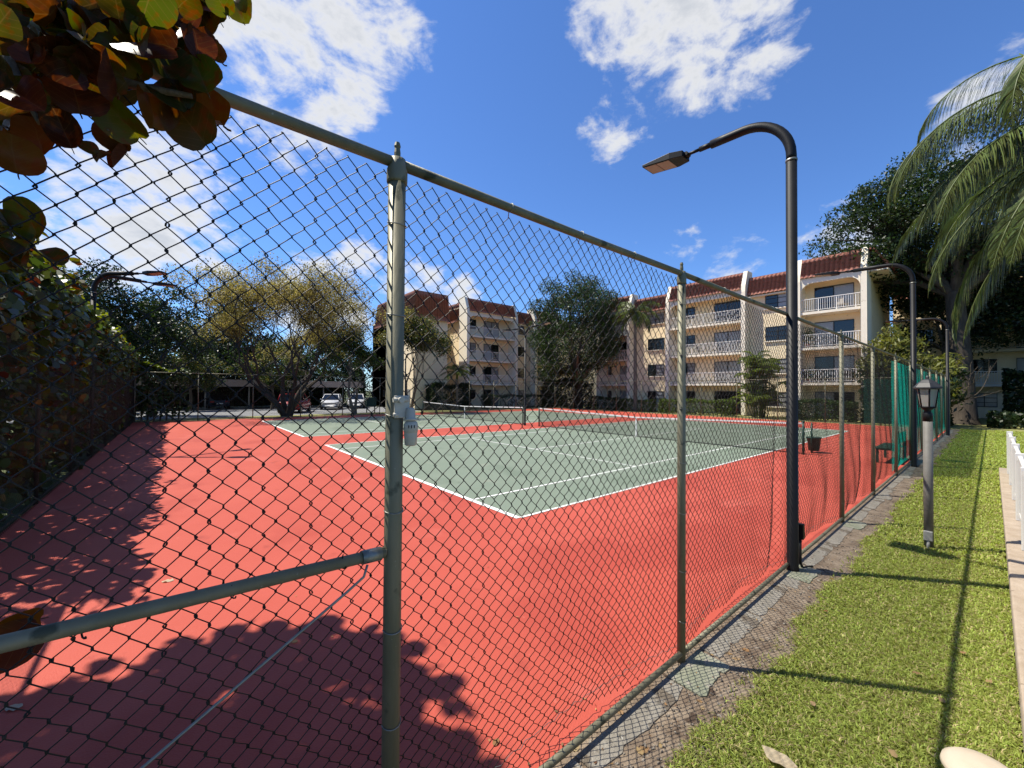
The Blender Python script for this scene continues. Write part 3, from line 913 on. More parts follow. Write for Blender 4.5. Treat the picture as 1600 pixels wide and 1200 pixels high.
def discs(C, size, rng=RNG, sides=7, tilt=None):
    n = len(C)
    nr = rng.normal(0, 1, (n, 3)) if tilt is None else tilt+rng.normal(0, .75, (n, 3))
    nr /= np.linalg.norm(nr, axis=1)[:, None]+1e-9
    q = rng.normal(0, 1, (n, 3)); s = np.cross(nr, q); s /= np.linalg.norm(s, axis=1)[:, None]+1e-9; t = np.cross(nr, s)
    r = (size*.5*rng.uniform(.6, 1.25, n))[:, None, None]
    a = np.arange(sides)*2*PI/sides
    V = C[:, None]+r*(np.cos(a)[None, :, None]*s[:, None]*.9+np.sin(a)[None, :, None]*t[:, None]) - (r*.16*(np.abs(np.cos(a))[None, :, None]))*nr[:, None]
    F = (np.arange(n)*sides)[:, None]+np.arange(sides)
    return V.reshape(-1, 3), F


def cluster_points(cs, rs_, n, rng=RNG, shell=.55):
    cs = np.asarray(cs, float); rs_ = np.asarray(rs_, float)
    if rs_.ndim == 1: rs_ = np.repeat(rs_[:, None], 3, 1)*np.array([1, 1, .75])
    w = (rs_[:, 0]**2); w = w/w.sum()
    k = rng.choice(len(cs), n, p=w)
    d = rng.normal(0, 1, (n, 3)); d /= np.linalg.norm(d, axis=1)[:, None]
    r = shell+(1-shell)*rng.random(n)**.5
    r = np.where(rng.random(n) < .3, rng.random(n)**.6, r)
    return cs[k]+d*rs_[k]*r[:, None]*rng.uniform(.8, 1.15, (n, 1))


def grow(rng, p, d, length, r, depth, tubes, tips, spread=.55, kids=(2, 3), upw=.25, shrink=.74, seg=4, wob=.12, taper=.62):
    pts = [np.array(p, float)]; rad = [r]
    d = np.array(d, float); d /= np.linalg.norm(d)
    for i in range(seg):
        d = d+rng.normal(0, wob, 3)+np.array([0, 0, upw*.18]); d /= np.linalg.norm(d)
        pts.append(pts[-1]+d*length/seg); rad.append(r*(1-(1-taper)*(i+1)/seg))
    tubes.append((pts, rad, depth))
    if depth == 0:
        tips.append(pts[-1]); return
    k = rng.integers(kids[0], kids[1]+1)
    ph = rng.uniform(0, 2*PI)
    for j in range(k):
        a = ph+2*PI*j/k+rng.uniform(-.5, .5)
        ax = np.cross(d, [0, 0, 1.]) if abs(d[2]) < .95 else np.array([1., 0, 0]); ax /= np.linalg.norm(ax); ay = np.cross(d, ax)
        sp = spread*rng.uniform(.6, 1.25)
        nd = d*math.cos(sp)+(ax*math.cos(a)+ay*math.sin(a))*math.sin(sp)+np.array([0, 0, upw])
        src = pts[-1] if j < 2 or seg < 3 else pts[-2]
        grow(rng, src, nd, length*shrink*rng.uniform(.8, 1.15), rad[-1]*(.85 if j == 0 else .68), depth-1, tubes, tips, spread, kids, upw, shrink, seg, wob, taper)


def tubes_mesh(tubes, thin=.0, sides=(8, 6, 5, 4, 3, 3)):
    b = MB(); mxd = max(t[2] for t in tubes)
    for pts, rad, dep in tubes:
        n = sides[min(mxd-dep, len(sides)-1)]
        b.tube(pts, [max(thin, x) for x in rad], n, False)
    return b


def tree(name, label, base, h, crown, leaf, n_leaves, leaf_size, seed, trunk_r=.25, trunk_len=None, depth=4, spread=.5, lean=(0, 0), kids=(2, 3), group='trees around the courts',
         clump=.9, aspect=.5, bark='bark', upw=.25, extra=None, shrink=.74, thin=.012, droop=.1, stems=1, flat=1.0):
    rng = np.random.default_rng(seed)
    base = np.array(base, float)
    root = empty(name, base, label, 'tree', group)
    tubes, tips = [], []
    tl = trunk_len or h*.3
    for s in range(stems):
        a = 2*PI*s/stems+.6
        off = np.array([math.cos(a), math.sin(a), 0])*trunk_r*.7*(stems > 1)
        grow(rng, base+off-np.array([0, 0, .1]), (lean[0]+off[0]*2.2, lean[1]+off[1]*2.2, 1), tl, trunk_r, depth, tubes, tips, spread, kids, upw, shrink)
    tips = np.array(tips)
    # bring the crown to its height and width
    zt = tips[:, 2].max()
    sc = (h-clump*.5)/(zt-base[2]) if zt > base[2] else 1
    wx = np.abs(tips[:, :2]-base[:2]).max()
    sw = crown/(wx+clump*.4) if crown else 1
    def fit(p):
        p = np.array(p, float); q = p-base
        k = min(1, max(0, q[2]/(tl*.9)))
        return base+np.array([q[0]*(1+(sw-1)*k), q[1]*(1+(sw-1)*k), q[2]*sc])
    tubes = [([fit(p) for p in pts], rad, dep) for pts, rad, dep in tubes]
    tips = np.array([fit(p) for p in tips])
    tubes_mesh(tubes, thin).build('trunk', M[bark], root)
    # uneven crown: clumps of differing size at the branch ends
    rad = clump*rng.uniform(.55, 1.25, len(tips))
    C = cluster_points(tips, np.stack([rad, rad, rad*.7*flat], -1), n_leaves, rng)
    V, F = leaf_quads(C, leaf_size, aspect, droop, .6, rng)
    mesh_np('crown', V, F, M[leaf], root, False, 'stuff')
    if extra:
        m2, k, sz, cl = extra
        C = cluster_points(tips, cl*rng.uniform(.6, 1.2, len(tips)), k, rng)
        V, F = leaf_quads(C, sz, aspect, droop, .6, rng); mesh_np('crown', V, F, M[m2], root, False, 'stuff')
    return root


# the fan shaped tree with golden new leaves
tree('golden_tree', 'broad fan shaped tree with bare dark limbs and golden new leaves', (2.3, 29.6, 0), 11.7, 8.8, 'leaf_gold', 60000, .115, 21, .22, 2.4, 6, .52,
     kids=(2, 3), clump=.78, bark='bark_dark', upw=.26, extra=('leaf_olive', 14000, .15, 1.0), thin=.014, stems=6, shrink=.78)
tree('street_tree', 'thin pale stemmed tree with olive leaves in front of the stair block', (12.7, 30.4, 0), 9.3, 4.4, 'leaf_olive', 13000, .17, 34, .16, 2.4, 5, .5,
     clump=.8, bark='bark_pale', lean=(.12, -.1), extra=('leaf_mid', 6500, .2, .9), stems=3)
tree('street_tree', 'slim grey tree with light crown beside the white cars', (7.6, 30.3, 0), 7.4, 3.0, 'leaf_mid', 5200, .17, 41, .15, 2.2, 4, .5, clump=.8, bark='bark_pale', extra=('leaf_light', 2200, .18, .8), stems=2)


def crown_tree(name, label, base, cc, cr, n_clumps, clump, leaf, n, size, seed, trunk_r=.3, fork=.35, bark='bark', extra=None, group='trees around the courts', aspect=.5, limbs=9):
    """trunk forking into limbs that carry leaf clumps through an uneven crown"""
    rng = np.random.default_rng(seed)
    base, cc, cr = (np.array(v, float) for v in (base, cc, cr))
    root = empty(name, base, label, 'tree', group)
    d = rng.normal(0, 1, (n_clumps, 3)); d /= np.linalg.norm(d, axis=1)[:, None]
    lob = 1+.16*np.sin(3*np.arctan2(d[:, 1], d[:, 0])+seed)+.12*np.sin(5*d[:, 2]+seed*2)
    rr = (.45+.55*rng.random(n_clumps)**.5)*lob
    P = cc+d*cr*rr[:, None]
    top = base+(np.array([cc[0], cc[1], cc[2]-cr[2]])-base)*np.array([.5, .5, 1.]); top[2] = max(top[2], base[2]+cc[2]*fork)
    b = MB()
    b.tube([base-np.array([0, 0, .15]), base+np.array([0, 0, .25]), base+(top-base)*.5+np.array([.08, -.06, 0]), top], [trunk_r*1.5, trunk_r*1.12, trunk_r*.95, trunk_r*.8], 12, False)
    hubs = []
    for k in range(limbs):
        j = rng.integers(n_clumps); e = top+(P[j]-top)*.62; m_ = (top+e)/2+np.array([0, 0, .08*np.linalg.norm(e-top)])+rng.normal(0, .12, 3)
        b.tube([top-np.array([0, 0, .2]), m_, e], [trunk_r*.5, trunk_r*.36, trunk_r*.2], 7, False); hubs += [e, m_]
    hubs = np.array(hubs)
    for p in P:
        h = hubs[np.argmin(((hubs-p)**2).sum(1))]
        b.tube([h, (h+p)/2+rng.normal(0, .15, 3), p], [trunk_r*.16, trunk_r*.1, .015], 4, False)
    b.build('trunk', M[bark], root)
    rad = clump*rng.uniform(.6, 1.3, n_clumps)
    for lf_, k, sz in [(leaf, n, size)]+(extra or []):
        C = cluster_points(P, np.stack([rad, rad, rad*.72], -1), k, rng)
        C[:, 2] = np.maximum(C[:, 2], .3)
        V, F = leaf_quads(C, sz, aspect, .1, .6, rng); mesh_np('crown', V, F, M[lf_], root, False, 'stuff')
    return root


for bx, by, cz_, cr_, sd, lab in ((-9.3, 33.2, 6.2, (3.4, 3.2, 3.9), 51, 'dark leafy tree rising behind the broad leaved hedge'),
                                  (-5.6, 34.6, 5.8, (3.2, 3.0, 4.1), 54, 'dense dark tree between the hedge corner and the golden tree'),
                                  (-13.5, 37, 7., (4., 4., 4.2), 53, 'dark tree farthest along the hedge beyond the courts')):
    crown_tree('shade_tree', lab, (bx, by, 0), (bx, by, cz_), cr_, 60, .95, 'leaf_dark', 16000, .19, sd, .24, .2, extra=[('leaf_mid', 5000, .19)])
for bx, by, h, r_, sd, lf_, lab in ((4.5, 56, 5.2, 5.5, 61, 'leaf_mid', 'green tree behind the carport seen under the golden tree'), (11.5, 56, 5., 5, 62, 'leaf_mid', 'green tree behind the white parked cars'),
                                    (-4.5, 56, 5.6, 5.6, 63, 'leaf_dark', 'dark tree behind the carport, near the slate blue car'), (-14, 57, 6, 6.5, 64, 'leaf_dark', 'broad dark tree behind the far end of the carport'),
                                    (-25, 57, 6, 7, 65, 'leaf_dark', 'farthest dark tree behind the carport'), (1., 60, 8.2, 5., 66, 'leaf_dark', 'tall dark tree behind the golden crown')):
    crown_tree('background_tree', lab, (bx, by, 0), (bx, by, h), (r_, r_*.8, h*.82), 55, 1.5, lf_, 9000, .34, sd, .3, .2, extra=[('leaf_dark', 4000, .34)])
for bx, sd, lab in ((-3.2, 67, 'small leafy tree in front of the carport by the slate blue car'), (3.4, 68, 'small leafy tree in front of the carport behind the golden tree'), (-9.5, 69, 'small leafy tree in front of the carport near the hedge corner')):
    crown_tree('verge_tree', lab, (bx, 42.4, 0), (bx, 42.4, 4.2), (3.1, 1.3, 2.1), 34, .8, 'leaf_mid', 5000, .2, sd, .13, .4, extra=[('leaf_olive', 2500, .2)])
crown_tree('ficus_tree', 'large round dense green tree in the corner between two apartment wings', (32.0, 26.2, 0), (31.6, 26.0, 8.7), (5.2, 5.2, 6.0), 160, 1.25, 'leaf_mid', 46000, .20, 71, .5, .25, extra=[('leaf_dark', 14000, .20)])
crown_tree('oak_tree', 'huge dark spreading tree with thick grey trunk at the end of the lawn', (37.5, -3.75, 0), (39.4, -2.9, 14.9), (4.8, 7.0, 5.6), 140, 1.6, 'leaf_dark', 34000, .24, 83, .60, .55, bark='bark_dark', extra=[('leaf_mid', 20000, .24)], limbs=16)
crown_tree('shade_tree', 'dark tree in front of the deeply shaded apartment wing', (42.6, -10.5, 0), (42.6, -10.5, 10.2), (2.9, 5.6, 5.4), 90, 1.5, 'leaf_dark', 22000, .27, 84, .3, .3)  # dense crown added to keep the wing behind it in shade
crown_tree('shade_tree', 'dark tree filling the corner behind the thick grey trunk', (43.4, -2.6, 0), (43.0, -2.6, 11.), (2.6, 4.2, 5.2), 70, 1.5, 'leaf_dark', 18000, .27, 85, .25, .3)  # second crown added to block sun from the same wing


def hedge(name, label, x0, x1, y0, y1, h, n, leaf, size, group, seed=1):
    rng = np.random.default_rng(seed)
    root = empty(name, ((x0+x1)/2, (y0+y1)/2, 0), label, 'hedge', group)
    P = rng.random((n, 3))
    ax = rng.choice(3, n, p=[.4, .25, .35]); sd = rng.random(n) < .5
    for i in range(3):
        m_ = ax == i
        P[m_, i] = np.where(sd[m_] | (i == 2), 1-.10*rng.random(m_.sum())**2, .10*rng.random(m_.sum())**2)
    C = np.stack([x0+(x1-x0)*P[:, 0], y0+(y1-y0)*P[:, 1], -.02+P[:, 2]*h*(1+.05*np.sin(P[:, 0]*(x1-x0)*1.9)+.06*np.sin(P[:, 1]*(y1-y0)*1.7+seed))], -1)
    C += rng.normal(0, .05, C.shape); C[:, 2] = np.maximum(C[:, 2], .0)
    V, F = leaf_quads(C, size, .6, 0, .5, rng); mesh_np('foliage', V, F, M[leaf], root, False, 'stuff')
    b = MB()
    for k in range(int(max(x1-x0, y1-y0)/.5)):
        t = rng.random(2); x, y = x0+(x1-x0)*(.2+.6*t[0]), y0+(y1-y0)*t[1]
        b.tube([(x, y, -.1), (x+.05, y+.04, h*.4), (x-.05, y+.1, h*.8)], [.03, .02, .01], 4, False)
    b.build('stems', M['bark'], root)
    return root


G = 'clipped hedges along the apartment walls'
hedge('clipped_hedge', 'clipped green hedge below the balconies between the two middle pillars', 32.3, 33.4, 9.4, 16.2, 1.25, 6500, 'leaf_light', .14, G, 1)
hedge('clipped_hedge', 'clipped green hedge under the single windows by the tall palm', 32.3, 33.4, 17.0, 20.8, 1.1, 4000, 'leaf_light', .14, G, 2)
hedge('clipped_hedge', 'clipped hedge below the sunlit bay next to the round tree', 32.3, 33.4, 21.4, 24.8, 1.3, 3600, 'leaf_mid', .14, G, 3)
hedge('clipped_hedge', 'clipped hedge below the last sunlit balconies beside the end wall', 32.2, 33.3, 1.2, 4.9, 1.4, 4200, 'leaf_mid', .14, G, 4)
hedge('clipped_hedge', 'dark clipped hedge below the shaded wing', 22., 35., 30.6, 31.8, 1.5, 6500, 'leaf_dark', .15, G, 5)
hedge('carport_hedge', 'long dark green hedge under the carport fascia', -30, 12.5, 49.2, 50.4, 2.0, 9000, 'leaf_mid', .25, G, 6)
hedge('shrub_border', 'dark shrubs at the foot of the thick grey trunk', 33.2, 35.2, -3.2, 1.0, 2.2, 5200, 'leaf_dark', .24, 'shrubs at the end of the lawn', 7)
hedge('shrub_border', 'low dark ground cover across the end of the lawn', 34.0, 38, -16, -4.9, .8, 5200, 'leaf_dark', .24, 'shrubs at the end of the lawn', 8)
hedge('shrub_border', 'tall dark shrubs in front of the shaded ground floor wing', 40.2, 41.8, -17, -5.6, 3.7, 7000, 'leaf_dark', .28, 'shrubs at the end of the lawn', 12)
hedge('shrub_border', 'dark undergrowth around the foot of the round tree', 30.6, 33.6, 25.2, 31, 3.2, 7500, 'leaf_dark', .22, 'bushes by the stair block', 10)
hedge('shrub_border', 'dark bushes closing the gap between carport and stair block', 11.6, 16.2, 51.2, 53, 4.2, 4500, 'leaf_dark', .26, 'bushes by the stair block', 11)
hedge('shrub_border', 'tall dark thicket behind the stair block beyond the white cars', 14.8, 21.5, 50., 52.4, 6.2, 6000, 'leaf_dark', .3, 'bushes by the stair block', 13)
hedge('shrub_border', 'dark bushes against the stair block wall', 16.2, 21.0, 32.3, 33.8, 2.7, 5200, 'leaf_dark', .2, 'bushes by the stair block', 9)


def frond_mesh(rng, length, leaflets, ll, lw_, arch, droop_tip, hang, plum=.5):
    """a feather palm frond along +x rising then drooping; leaflets hang"""
    b = MB(); pts = []
    x = z = 0.; ang = arch
    n = 22
    for i in range(n+1):
        pts.append(np.array([x, 0, z])); s = length/n
        x += math.cos(ang)*s; z += math.sin(ang)*s; ang -= (arch+droop_tip)/n*(.55+.9*i/n)
    b.tube(pts, [.030*(1-.88*i/n)+.003 for i in range(n+1)], 5)
    for i in range(leaflets):
        t = .10+.89*i/leaflets
        k = t*n; j = int(min(k, n-1)); p = pts[j]+(pts[j+1]-pts[j])*(k-j)
        tg = pts[j+1]-pts[j]; tg = tg/np.linalg.norm(tg)
        L = ll*(math.sin(PI*min(1, t*.85+.18))**.7)*rng.uniform(.8, 1.15)
        for sd in (-1, 1):
            d = tg*.55+np.array([0, sd*rng.uniform(.55, 1.0), 0])+np.array([0, 0, rng.uniform(-plum, plum)])
            d /= np.linalg.norm(d)
            q = [p]
            for s in range(3):
                d = d+np.array([0, 0, -hang*rng.uniform(.6, 1.2)]); d /= np.linalg.norm(d); q.append(q[-1]+d*L/3)
            side = np.cross(d, tg); side = side/(np.linalg.norm(side)+1e-9)*lw_
            w = [.7, 1., .75, .1]
            vs = []
            for a, ww in zip(q, w): vs += [a-side*ww*.5, a+side*ww*.5]
            b.add(vs, [(0, 1, 3, 2), (2, 3, 5, 4), (4, 5, 7, 6)])
    return b


def palm(name, label, base, h, nf, length, seed, leaflets=70, ll=.55, lw_=.035, trunk=(.16, .12), hang=.45, arch=(.2, 1.2), droop=(.7, 1.5), az=None, group='palms by the apartments', leaf='palm_leaf', lean=(0, 0), variants=6):
    rng = np.random.default_rng(seed)
    base = np.array(base, float)
    root = empty(name, base, label, 'palm tree', group)
    top = base+np.array([lean[0], lean[1], h])
    b = MB(); pts = [base+(top-base)*t+np.array([.06*math.sin(t*4), .05*math.sin(t*3), 0])-np.array([0, 0, .1*(t == 0)]) for t in np.linspace(0, 1, 24)]
    b.tube(pts, [trunk[0]+(trunk[1]-trunk[0])*i/23+(.012 if i % 2 else 0)+(.06 if i == 0 else 0) for i in range(24)], 12); b.build('trunk', M['palm_trunk'], root)
    b = MB(); b.tube([top-np.array([0, 0, .1]), top+np.array([0, 0, .5]), top+np.array([0, 0, .95])], [trunk[1]*.95, trunk[1]*.85, .03], 10); b.build('crownshaft', M['leaf_light'], root)
    protos = []
    for v in range(variants):
        ar = arch[0]+(arch[1]-arch[0])*v/max(1, variants-1)
        m_ = frond_mesh(rng, length*rng.uniform(.9, 1.08), leaflets, ll, lw_, ar, droop[0]+(droop[1]-droop[0])*rng.random(), hang)
        protos.append(m_)
    made = {}
    for i in range(nf):
        v = i % variants
        a = (az[i] if az is not None else 2*PI*i*.382+rng.uniform(-.25, .25))
        if v not in made:
            o = protos[v].build('frond', M[leaf], root, center=np.zeros(3)); made[v] = o
        else:
            o = made[v].copy(); col.objects.link(o); o.parent = root
        o.location = top+np.array([0, 0, .75])-WL[root.name]; o.rotation_euler = (rng.uniform(-.15, .15), 0, a)
        o.name = 'frond'
    return root


palm('feather_palm', 'tall feather palm in front of the cream wall with single windows', (32.2, 18.7, 0), 9.6, 16, 3.1, 91, 60, .75, .06, (.19, .14), .4, (-.5, 1.1), (.9, 1.7))
# the big palm beside the lawn: its crown lies right of the frame, fronds sweep in over the grass
BP = np.array([9.95, -7.25, 0.])
palm('weeping_palm', 'large weeping palm with long drooping fronds hanging over the lawn', BP, 6.9, 36, 5.3, 92, 220, 1.0, .028, (.22, .17), .95, (-.7, 1.2), (1.5, 2.2), variants=10,
     az=[math.radians(a) for a in (140, 175, 110, 200, 85, 155, 125, 30, 235, 165, 100, 330, 145, 190, 60, 280, 118, 150, 20, 210, 135, 80, 170, 300, 128, 182, 50, 260, 160, 105, 350, 222, 148, 95, 132, 178)])
palm('dwarf_palm', 'small dark dwarf palm by the far apartment wing', (34.5, -8.2, 0), 2.6, 18, 2.0, 93, 45, .5, .04, (.13, .12), .35, (-.2, 1.2), (.8, 1.4))
palm('dwarf_palm', 'dark low palm in front of the shaded stair block', (18.6, 31.4, 0), 3.2, 14, 2.1, 94, 40, .5, .05, (.14, .13), .35, (0, 1.2), (.8, 1.4))


def clump_palm(name, label, base, h, stems, seed, spread=1.1):
    rng = np.random.default_rng(seed)
    base = np.array(base, float); root = empty(name, base, label, 'shrub', 'palms by the apartments')
    protos = [frond_mesh(rng, 1.9, 44, .5, .035, 1.35, .9+.3*v, .18, .25) for v in range(4)]
    made = {}
    for s in range(stems):
        a = rng.uniform(0, 2*PI); r = rng.random()**.6*.6
        p = base+np.array([math.cos(a)*r, math.sin(a)*r, 0]); hh = h*rng.uniform(.08, .72)
        t = p+np.array([math.cos(a)*spread*.45*rng.random(), math.sin(a)*spread*.45*rng.random(), hh])
        b = MB(); b.tube([p, (p+t)/2+np.array([.03, 0, 0]), t], [.035, .03, .025], 6); b.build('stem', M['leaf_light'], root)
        for k in range(5):
            v = rng.integers(4)
            if v not in made: o = protos[v].build('frond', M['areca_leaf'], root, center=np.zeros(3)); made[v] = o
            else: o = made[v].copy(); col.objects.link(o); o.parent = root
            o.location = t-WL[root.name]; o.rotation_euler = (0, rng.uniform(-.45, .15), a+k*2*PI/5+rng.uniform(-.4, .4)); o.name = 'frond'
    return root


clump_palm('areca_clump', 'bright green clump of cane palms against the cream wall', (32.4, 7.3, 0), 6.0, 34, 95)


def umbrella_shrub():
    rng = np.random.default_rng(97)
    root = empty('umbrella_shrub', (33.9, -.9, 0), 'tall umbrella shrub with drooping yellow green leaves beside the end wall', 'shrub')
    tubes, tips = [], []
    for s in range(5): grow(rng, (33.9+rng.normal(0, .4), -.9+rng.normal(0, .5), -.1), (rng.normal(0, .3), rng.normal(0, .4), 1), 2.3, .09, 3, tubes, tips, .5, (2, 3), .2)
    tips = np.array(tips); tips[:, 2] *= 6.2/tips[:, 2].max()
    tips[:, 1] = -1.1+(tips[:, 1]+1.1)*(2.3/np.abs(tips[:, 1]+1.1).max())
    tubes_mesh(tubes, .01).build('trunk', M['bark'], root)
    V, F = leaf_quads(cluster_points(tips, np.full(len(tips), .75), 5200, rng), .34, .32, .9, .2, rng); mesh_np('foliage', V, F, M['umbrella_leaf'], root, False, 'stuff')
    V, F = leaf_quads(cluster_points(tips*np.array([1, 1, .8]), np.full(len(tips), .9), 4200, rng), .34, .34, .7, .2, rng); mesh_np('foliage', V, F, M['leaf_dark'], root, False, 'stuff')


umbrella_shrub()


# ---- the broad leaved (sea grape) hedge and the tree over the corner
def sea_leaf(seed):
    r = np.random.default_rng(seed); b = MB()
    rim, midr = [], []
    fold, curl = r.uniform(.1, .55), r.uniform(-.45, .45)
    def srf(x, y): return fold*abs(x)*1.0+curl*(y*y-.3)+.05*math.sin(5*x+seed)*math.cos(4*y)
    k = 20
    for ring, s in ((midr, .55), (rim, 1.)):
        for i in range(k):
            a = 2*PI*i/k-PI/2
            rr = 1.0-.22*math.exp(-((a+PI/2)/.35)**2 if i < k/2 else -((a-1.5*PI)/.35)**2)+.03*math.sin(3*a+seed)
            x, y = rr*s*math.cos(a)*1.02, rr*s*math.sin(a)*.95
            ring.append((x, y, srf(x, y)))
    vs = [(0, 0, 0)]+midr+rim
    fs = [(0, 1+i, 1+(i+1) % k) for i in range(k)]+[(1+i, 1+k+i, 1+k+(i+1) % k, 1+(i+1) % k) for i in range(k)]
    b.add(vs, fs, True)
    b.tube([(0, -.70, srf(0, -.70)), (0, -.85, .02), (0, -.98, .05)], [.03, .03, .025], 5)
    return b


rl_ = random.Random(77)
SEA = [sea_leaf(s) for s in range(5)]
sea_mesh = []


def sea_mesh_for(v, mk):
    key = (v, mk)
    for k_, me in sea_mesh:
        if k_ == key: return me
    b = SEA[v]
    me = bpy.data.meshes.new('leaf'); me.from_pydata([tuple(p) for p in b.v], [], b.f)
    me.polygons.foreach_set('use_smooth', [bool(s) for s in b.s]); me.materials.append(M[mk]); me.update()
    sea_mesh.append((key, me)); return me


def put_leaf(parent, pos, rad, rot, v, mk):
    o = bpy.data.objects.new('leaf', sea_mesh_for(v, mk)); col.objects.link(o); o.parent = parent
    o.location = np.asarray(pos)-WL[parent.name]; o.rotation_euler = rot; o.scale = (rad*rl_.uniform(.62, 1.0), rad*rl_.uniform(.9, 1.08), rad*rl_.uniform(.8, 1.8))
    return o


def hedge_h(y): return 4.72+.22*np.sin(y*.9)+.16*np.sin(y*2.3+1)-.018*np.clip(y-10, 0, 30)


def sea_hedge():
    rng = np.random.default_rng(101)
    root = empty('sea_grape_hedge', (-7.9, 15, 0), 'tall broad leaved hedge with green and russet leaves along the shaded fence', 'hedge')
    n = 24000
    y = 2.2+27.3*rng.random(n)**.9
    h = hedge_h(y)
    face = rng.random(n)
    # front face, rounded shoulder and top
    th = rng.random(n)
    x = np.where(face < .62, -6.42-.25*rng.random(n)-.12*np.sin(y*1.7), -6.7-2.2*rng.random(n))
    z = np.where(face < .62, .02+(h-.25)*th, h-.10-.35*rng.random(n)**1.5)
    z = np.where((face >= .62) & (x > -7.2), z-.5*(x+7.2), z)
    C = np.stack([x, y, z], -1)+rng.normal(0, .10, (n, 3))
    C[:, 0] += .38*np.clip((C[:, 2]-2.2)/1.2, 0, 1)*(C[:, 2] < 4.2)
    C[:, 0] = np.minimum(C[:, 0], np.where(C[:, 2] > 2.6, -6.02, -6.12))
    tilt = np.where((face < .62)[:, None], np.array([1., -.2, .5]), np.array([.3, 0, 1.]))
    Vs, Fs = discs(C, .185, rng, 7, tilt)
    mesh_np('foliage', Vs, Fs, M['hedge_leaf'], root, False, 'stuff')
    # russet and yellow leaves mixed in
    k = 1500; sel = rng.choice(n, k, replace=False); C2 = C[sel]+np.array([.03, 0, .02])
    Vs, Fs = discs(C2[:k//3], .17, rng, 7, tilt[sel][:k//3]); mesh_np('foliage', Vs, Fs, mat('russet hedge leaf', (.15, .045, .014), rough=.45, island=.5, trans=.35), root, False, 'stuff')
    Vs, Fs = discs(C2[k//3:], .17, rng, 7, tilt[sel][k//3:]); mesh_np('foliage', Vs, Fs, mat('yellow green hedge leaf', (.17, .16, .02), rough=.45, island=.4, trans=.4), root, False, 'stuff')
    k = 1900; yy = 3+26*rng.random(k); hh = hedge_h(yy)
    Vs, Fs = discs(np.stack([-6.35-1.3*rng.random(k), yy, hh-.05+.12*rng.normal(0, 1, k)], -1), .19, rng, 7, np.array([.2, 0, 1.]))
    mesh_np('foliage', Vs, Fs, mat('sunlit hedge ridge leaf', (.19, .21, .03), rough=.45, island=.45, trans=.45), root, False, 'stuff')  # brighter leaf colour paints sunlight along the hedge ridge
    # the leaves that show largest
    near = []
    for i in range(240):
        yy = 4.6+6.5*rng.random()**1.2; zz = .5+(hedge_h(yy)-.3)*rng.random()
        put_leaf(root, (-6.16-.18*rng.random(), yy, zz), rng.uniform(.07, .115), (rng.normal(0, .5)+.6, PI/2*.7+rng.normal(0, .5), rng.uniform(0, 6.3)), int(rng.integers(5)), 'sg_mix' if rng.random() < .3 else 'sg_green')
    b = MB()
    for i in range(60):
        yy = 2+27*i/60; xx = -6.9-rng.random()*1.2
        b.tube([(xx, yy, -.1), (xx+.1*rng.normal(), yy+.2*rng.normal(), 1.2), (xx+.25*rng.normal(), yy+.4*rng.normal(), 2.6), (xx+.3*rng.normal(), yy+.5*rng.normal(), 4.1)], [.06, .05, .035, .015], 6, False)
    b.build('stems', M['bark'], root)
    # the short return along the far fence
    r2 = empty('sea_grape_hedge', (-5, 28.9, 0), 'short bright topped return of the broad leaved hedge at the court corner', 'hedge')
    n = 2600
    x = rng.uniform(-8, -3.7, n); f = rng.random(n); h = 3.35+.2*np.sin(x*3)-.25*np.clip(x+5, 0, 3)
    z = np.where(f < .55, .3+(h-.5)*rng.random(n), h-.3*rng.random(n)**2); y = np.where(f < .55, 28.35+.2*rng.random(n), 28.35+1.6*rng.random(n))
    Vs, Fs = discs(np.stack([x, y, z], -1)+rng.normal(0, .08, (n, 3)), .18, rng, 7, np.array([0, -.4, .8])); mesh_np('foliage', Vs, Fs, M['hedge_leaf'], r2, False, 'stuff')
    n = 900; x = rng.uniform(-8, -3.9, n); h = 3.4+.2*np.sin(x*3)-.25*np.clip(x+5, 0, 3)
    Vs, Fs = discs(np.stack([x, 28.4+1.2*rng.random(n), h+.05*rng.normal(0, 1, n)], -1), .18, rng, 7, np.array([0, -.2, 1.])); mesh_np('foliage', Vs, Fs, mat('bright hedge top leaf', (.13, .17, .02), rough=.45, island=.4, trans=.4), r2, False, 'stuff')  # paler leaf colour stands for sun on top of the return
    b = MB()
    for i in range(14): b.tube([(-8+i*.3, 29, -.1), (-8+i*.3+.1, 29.1, 1.5), (-8+i*.3, 28.9, 2.9)], [.05, .04, .015], 5, False)
    b.build('stems', M['bark'], r2)


sea_hedge()


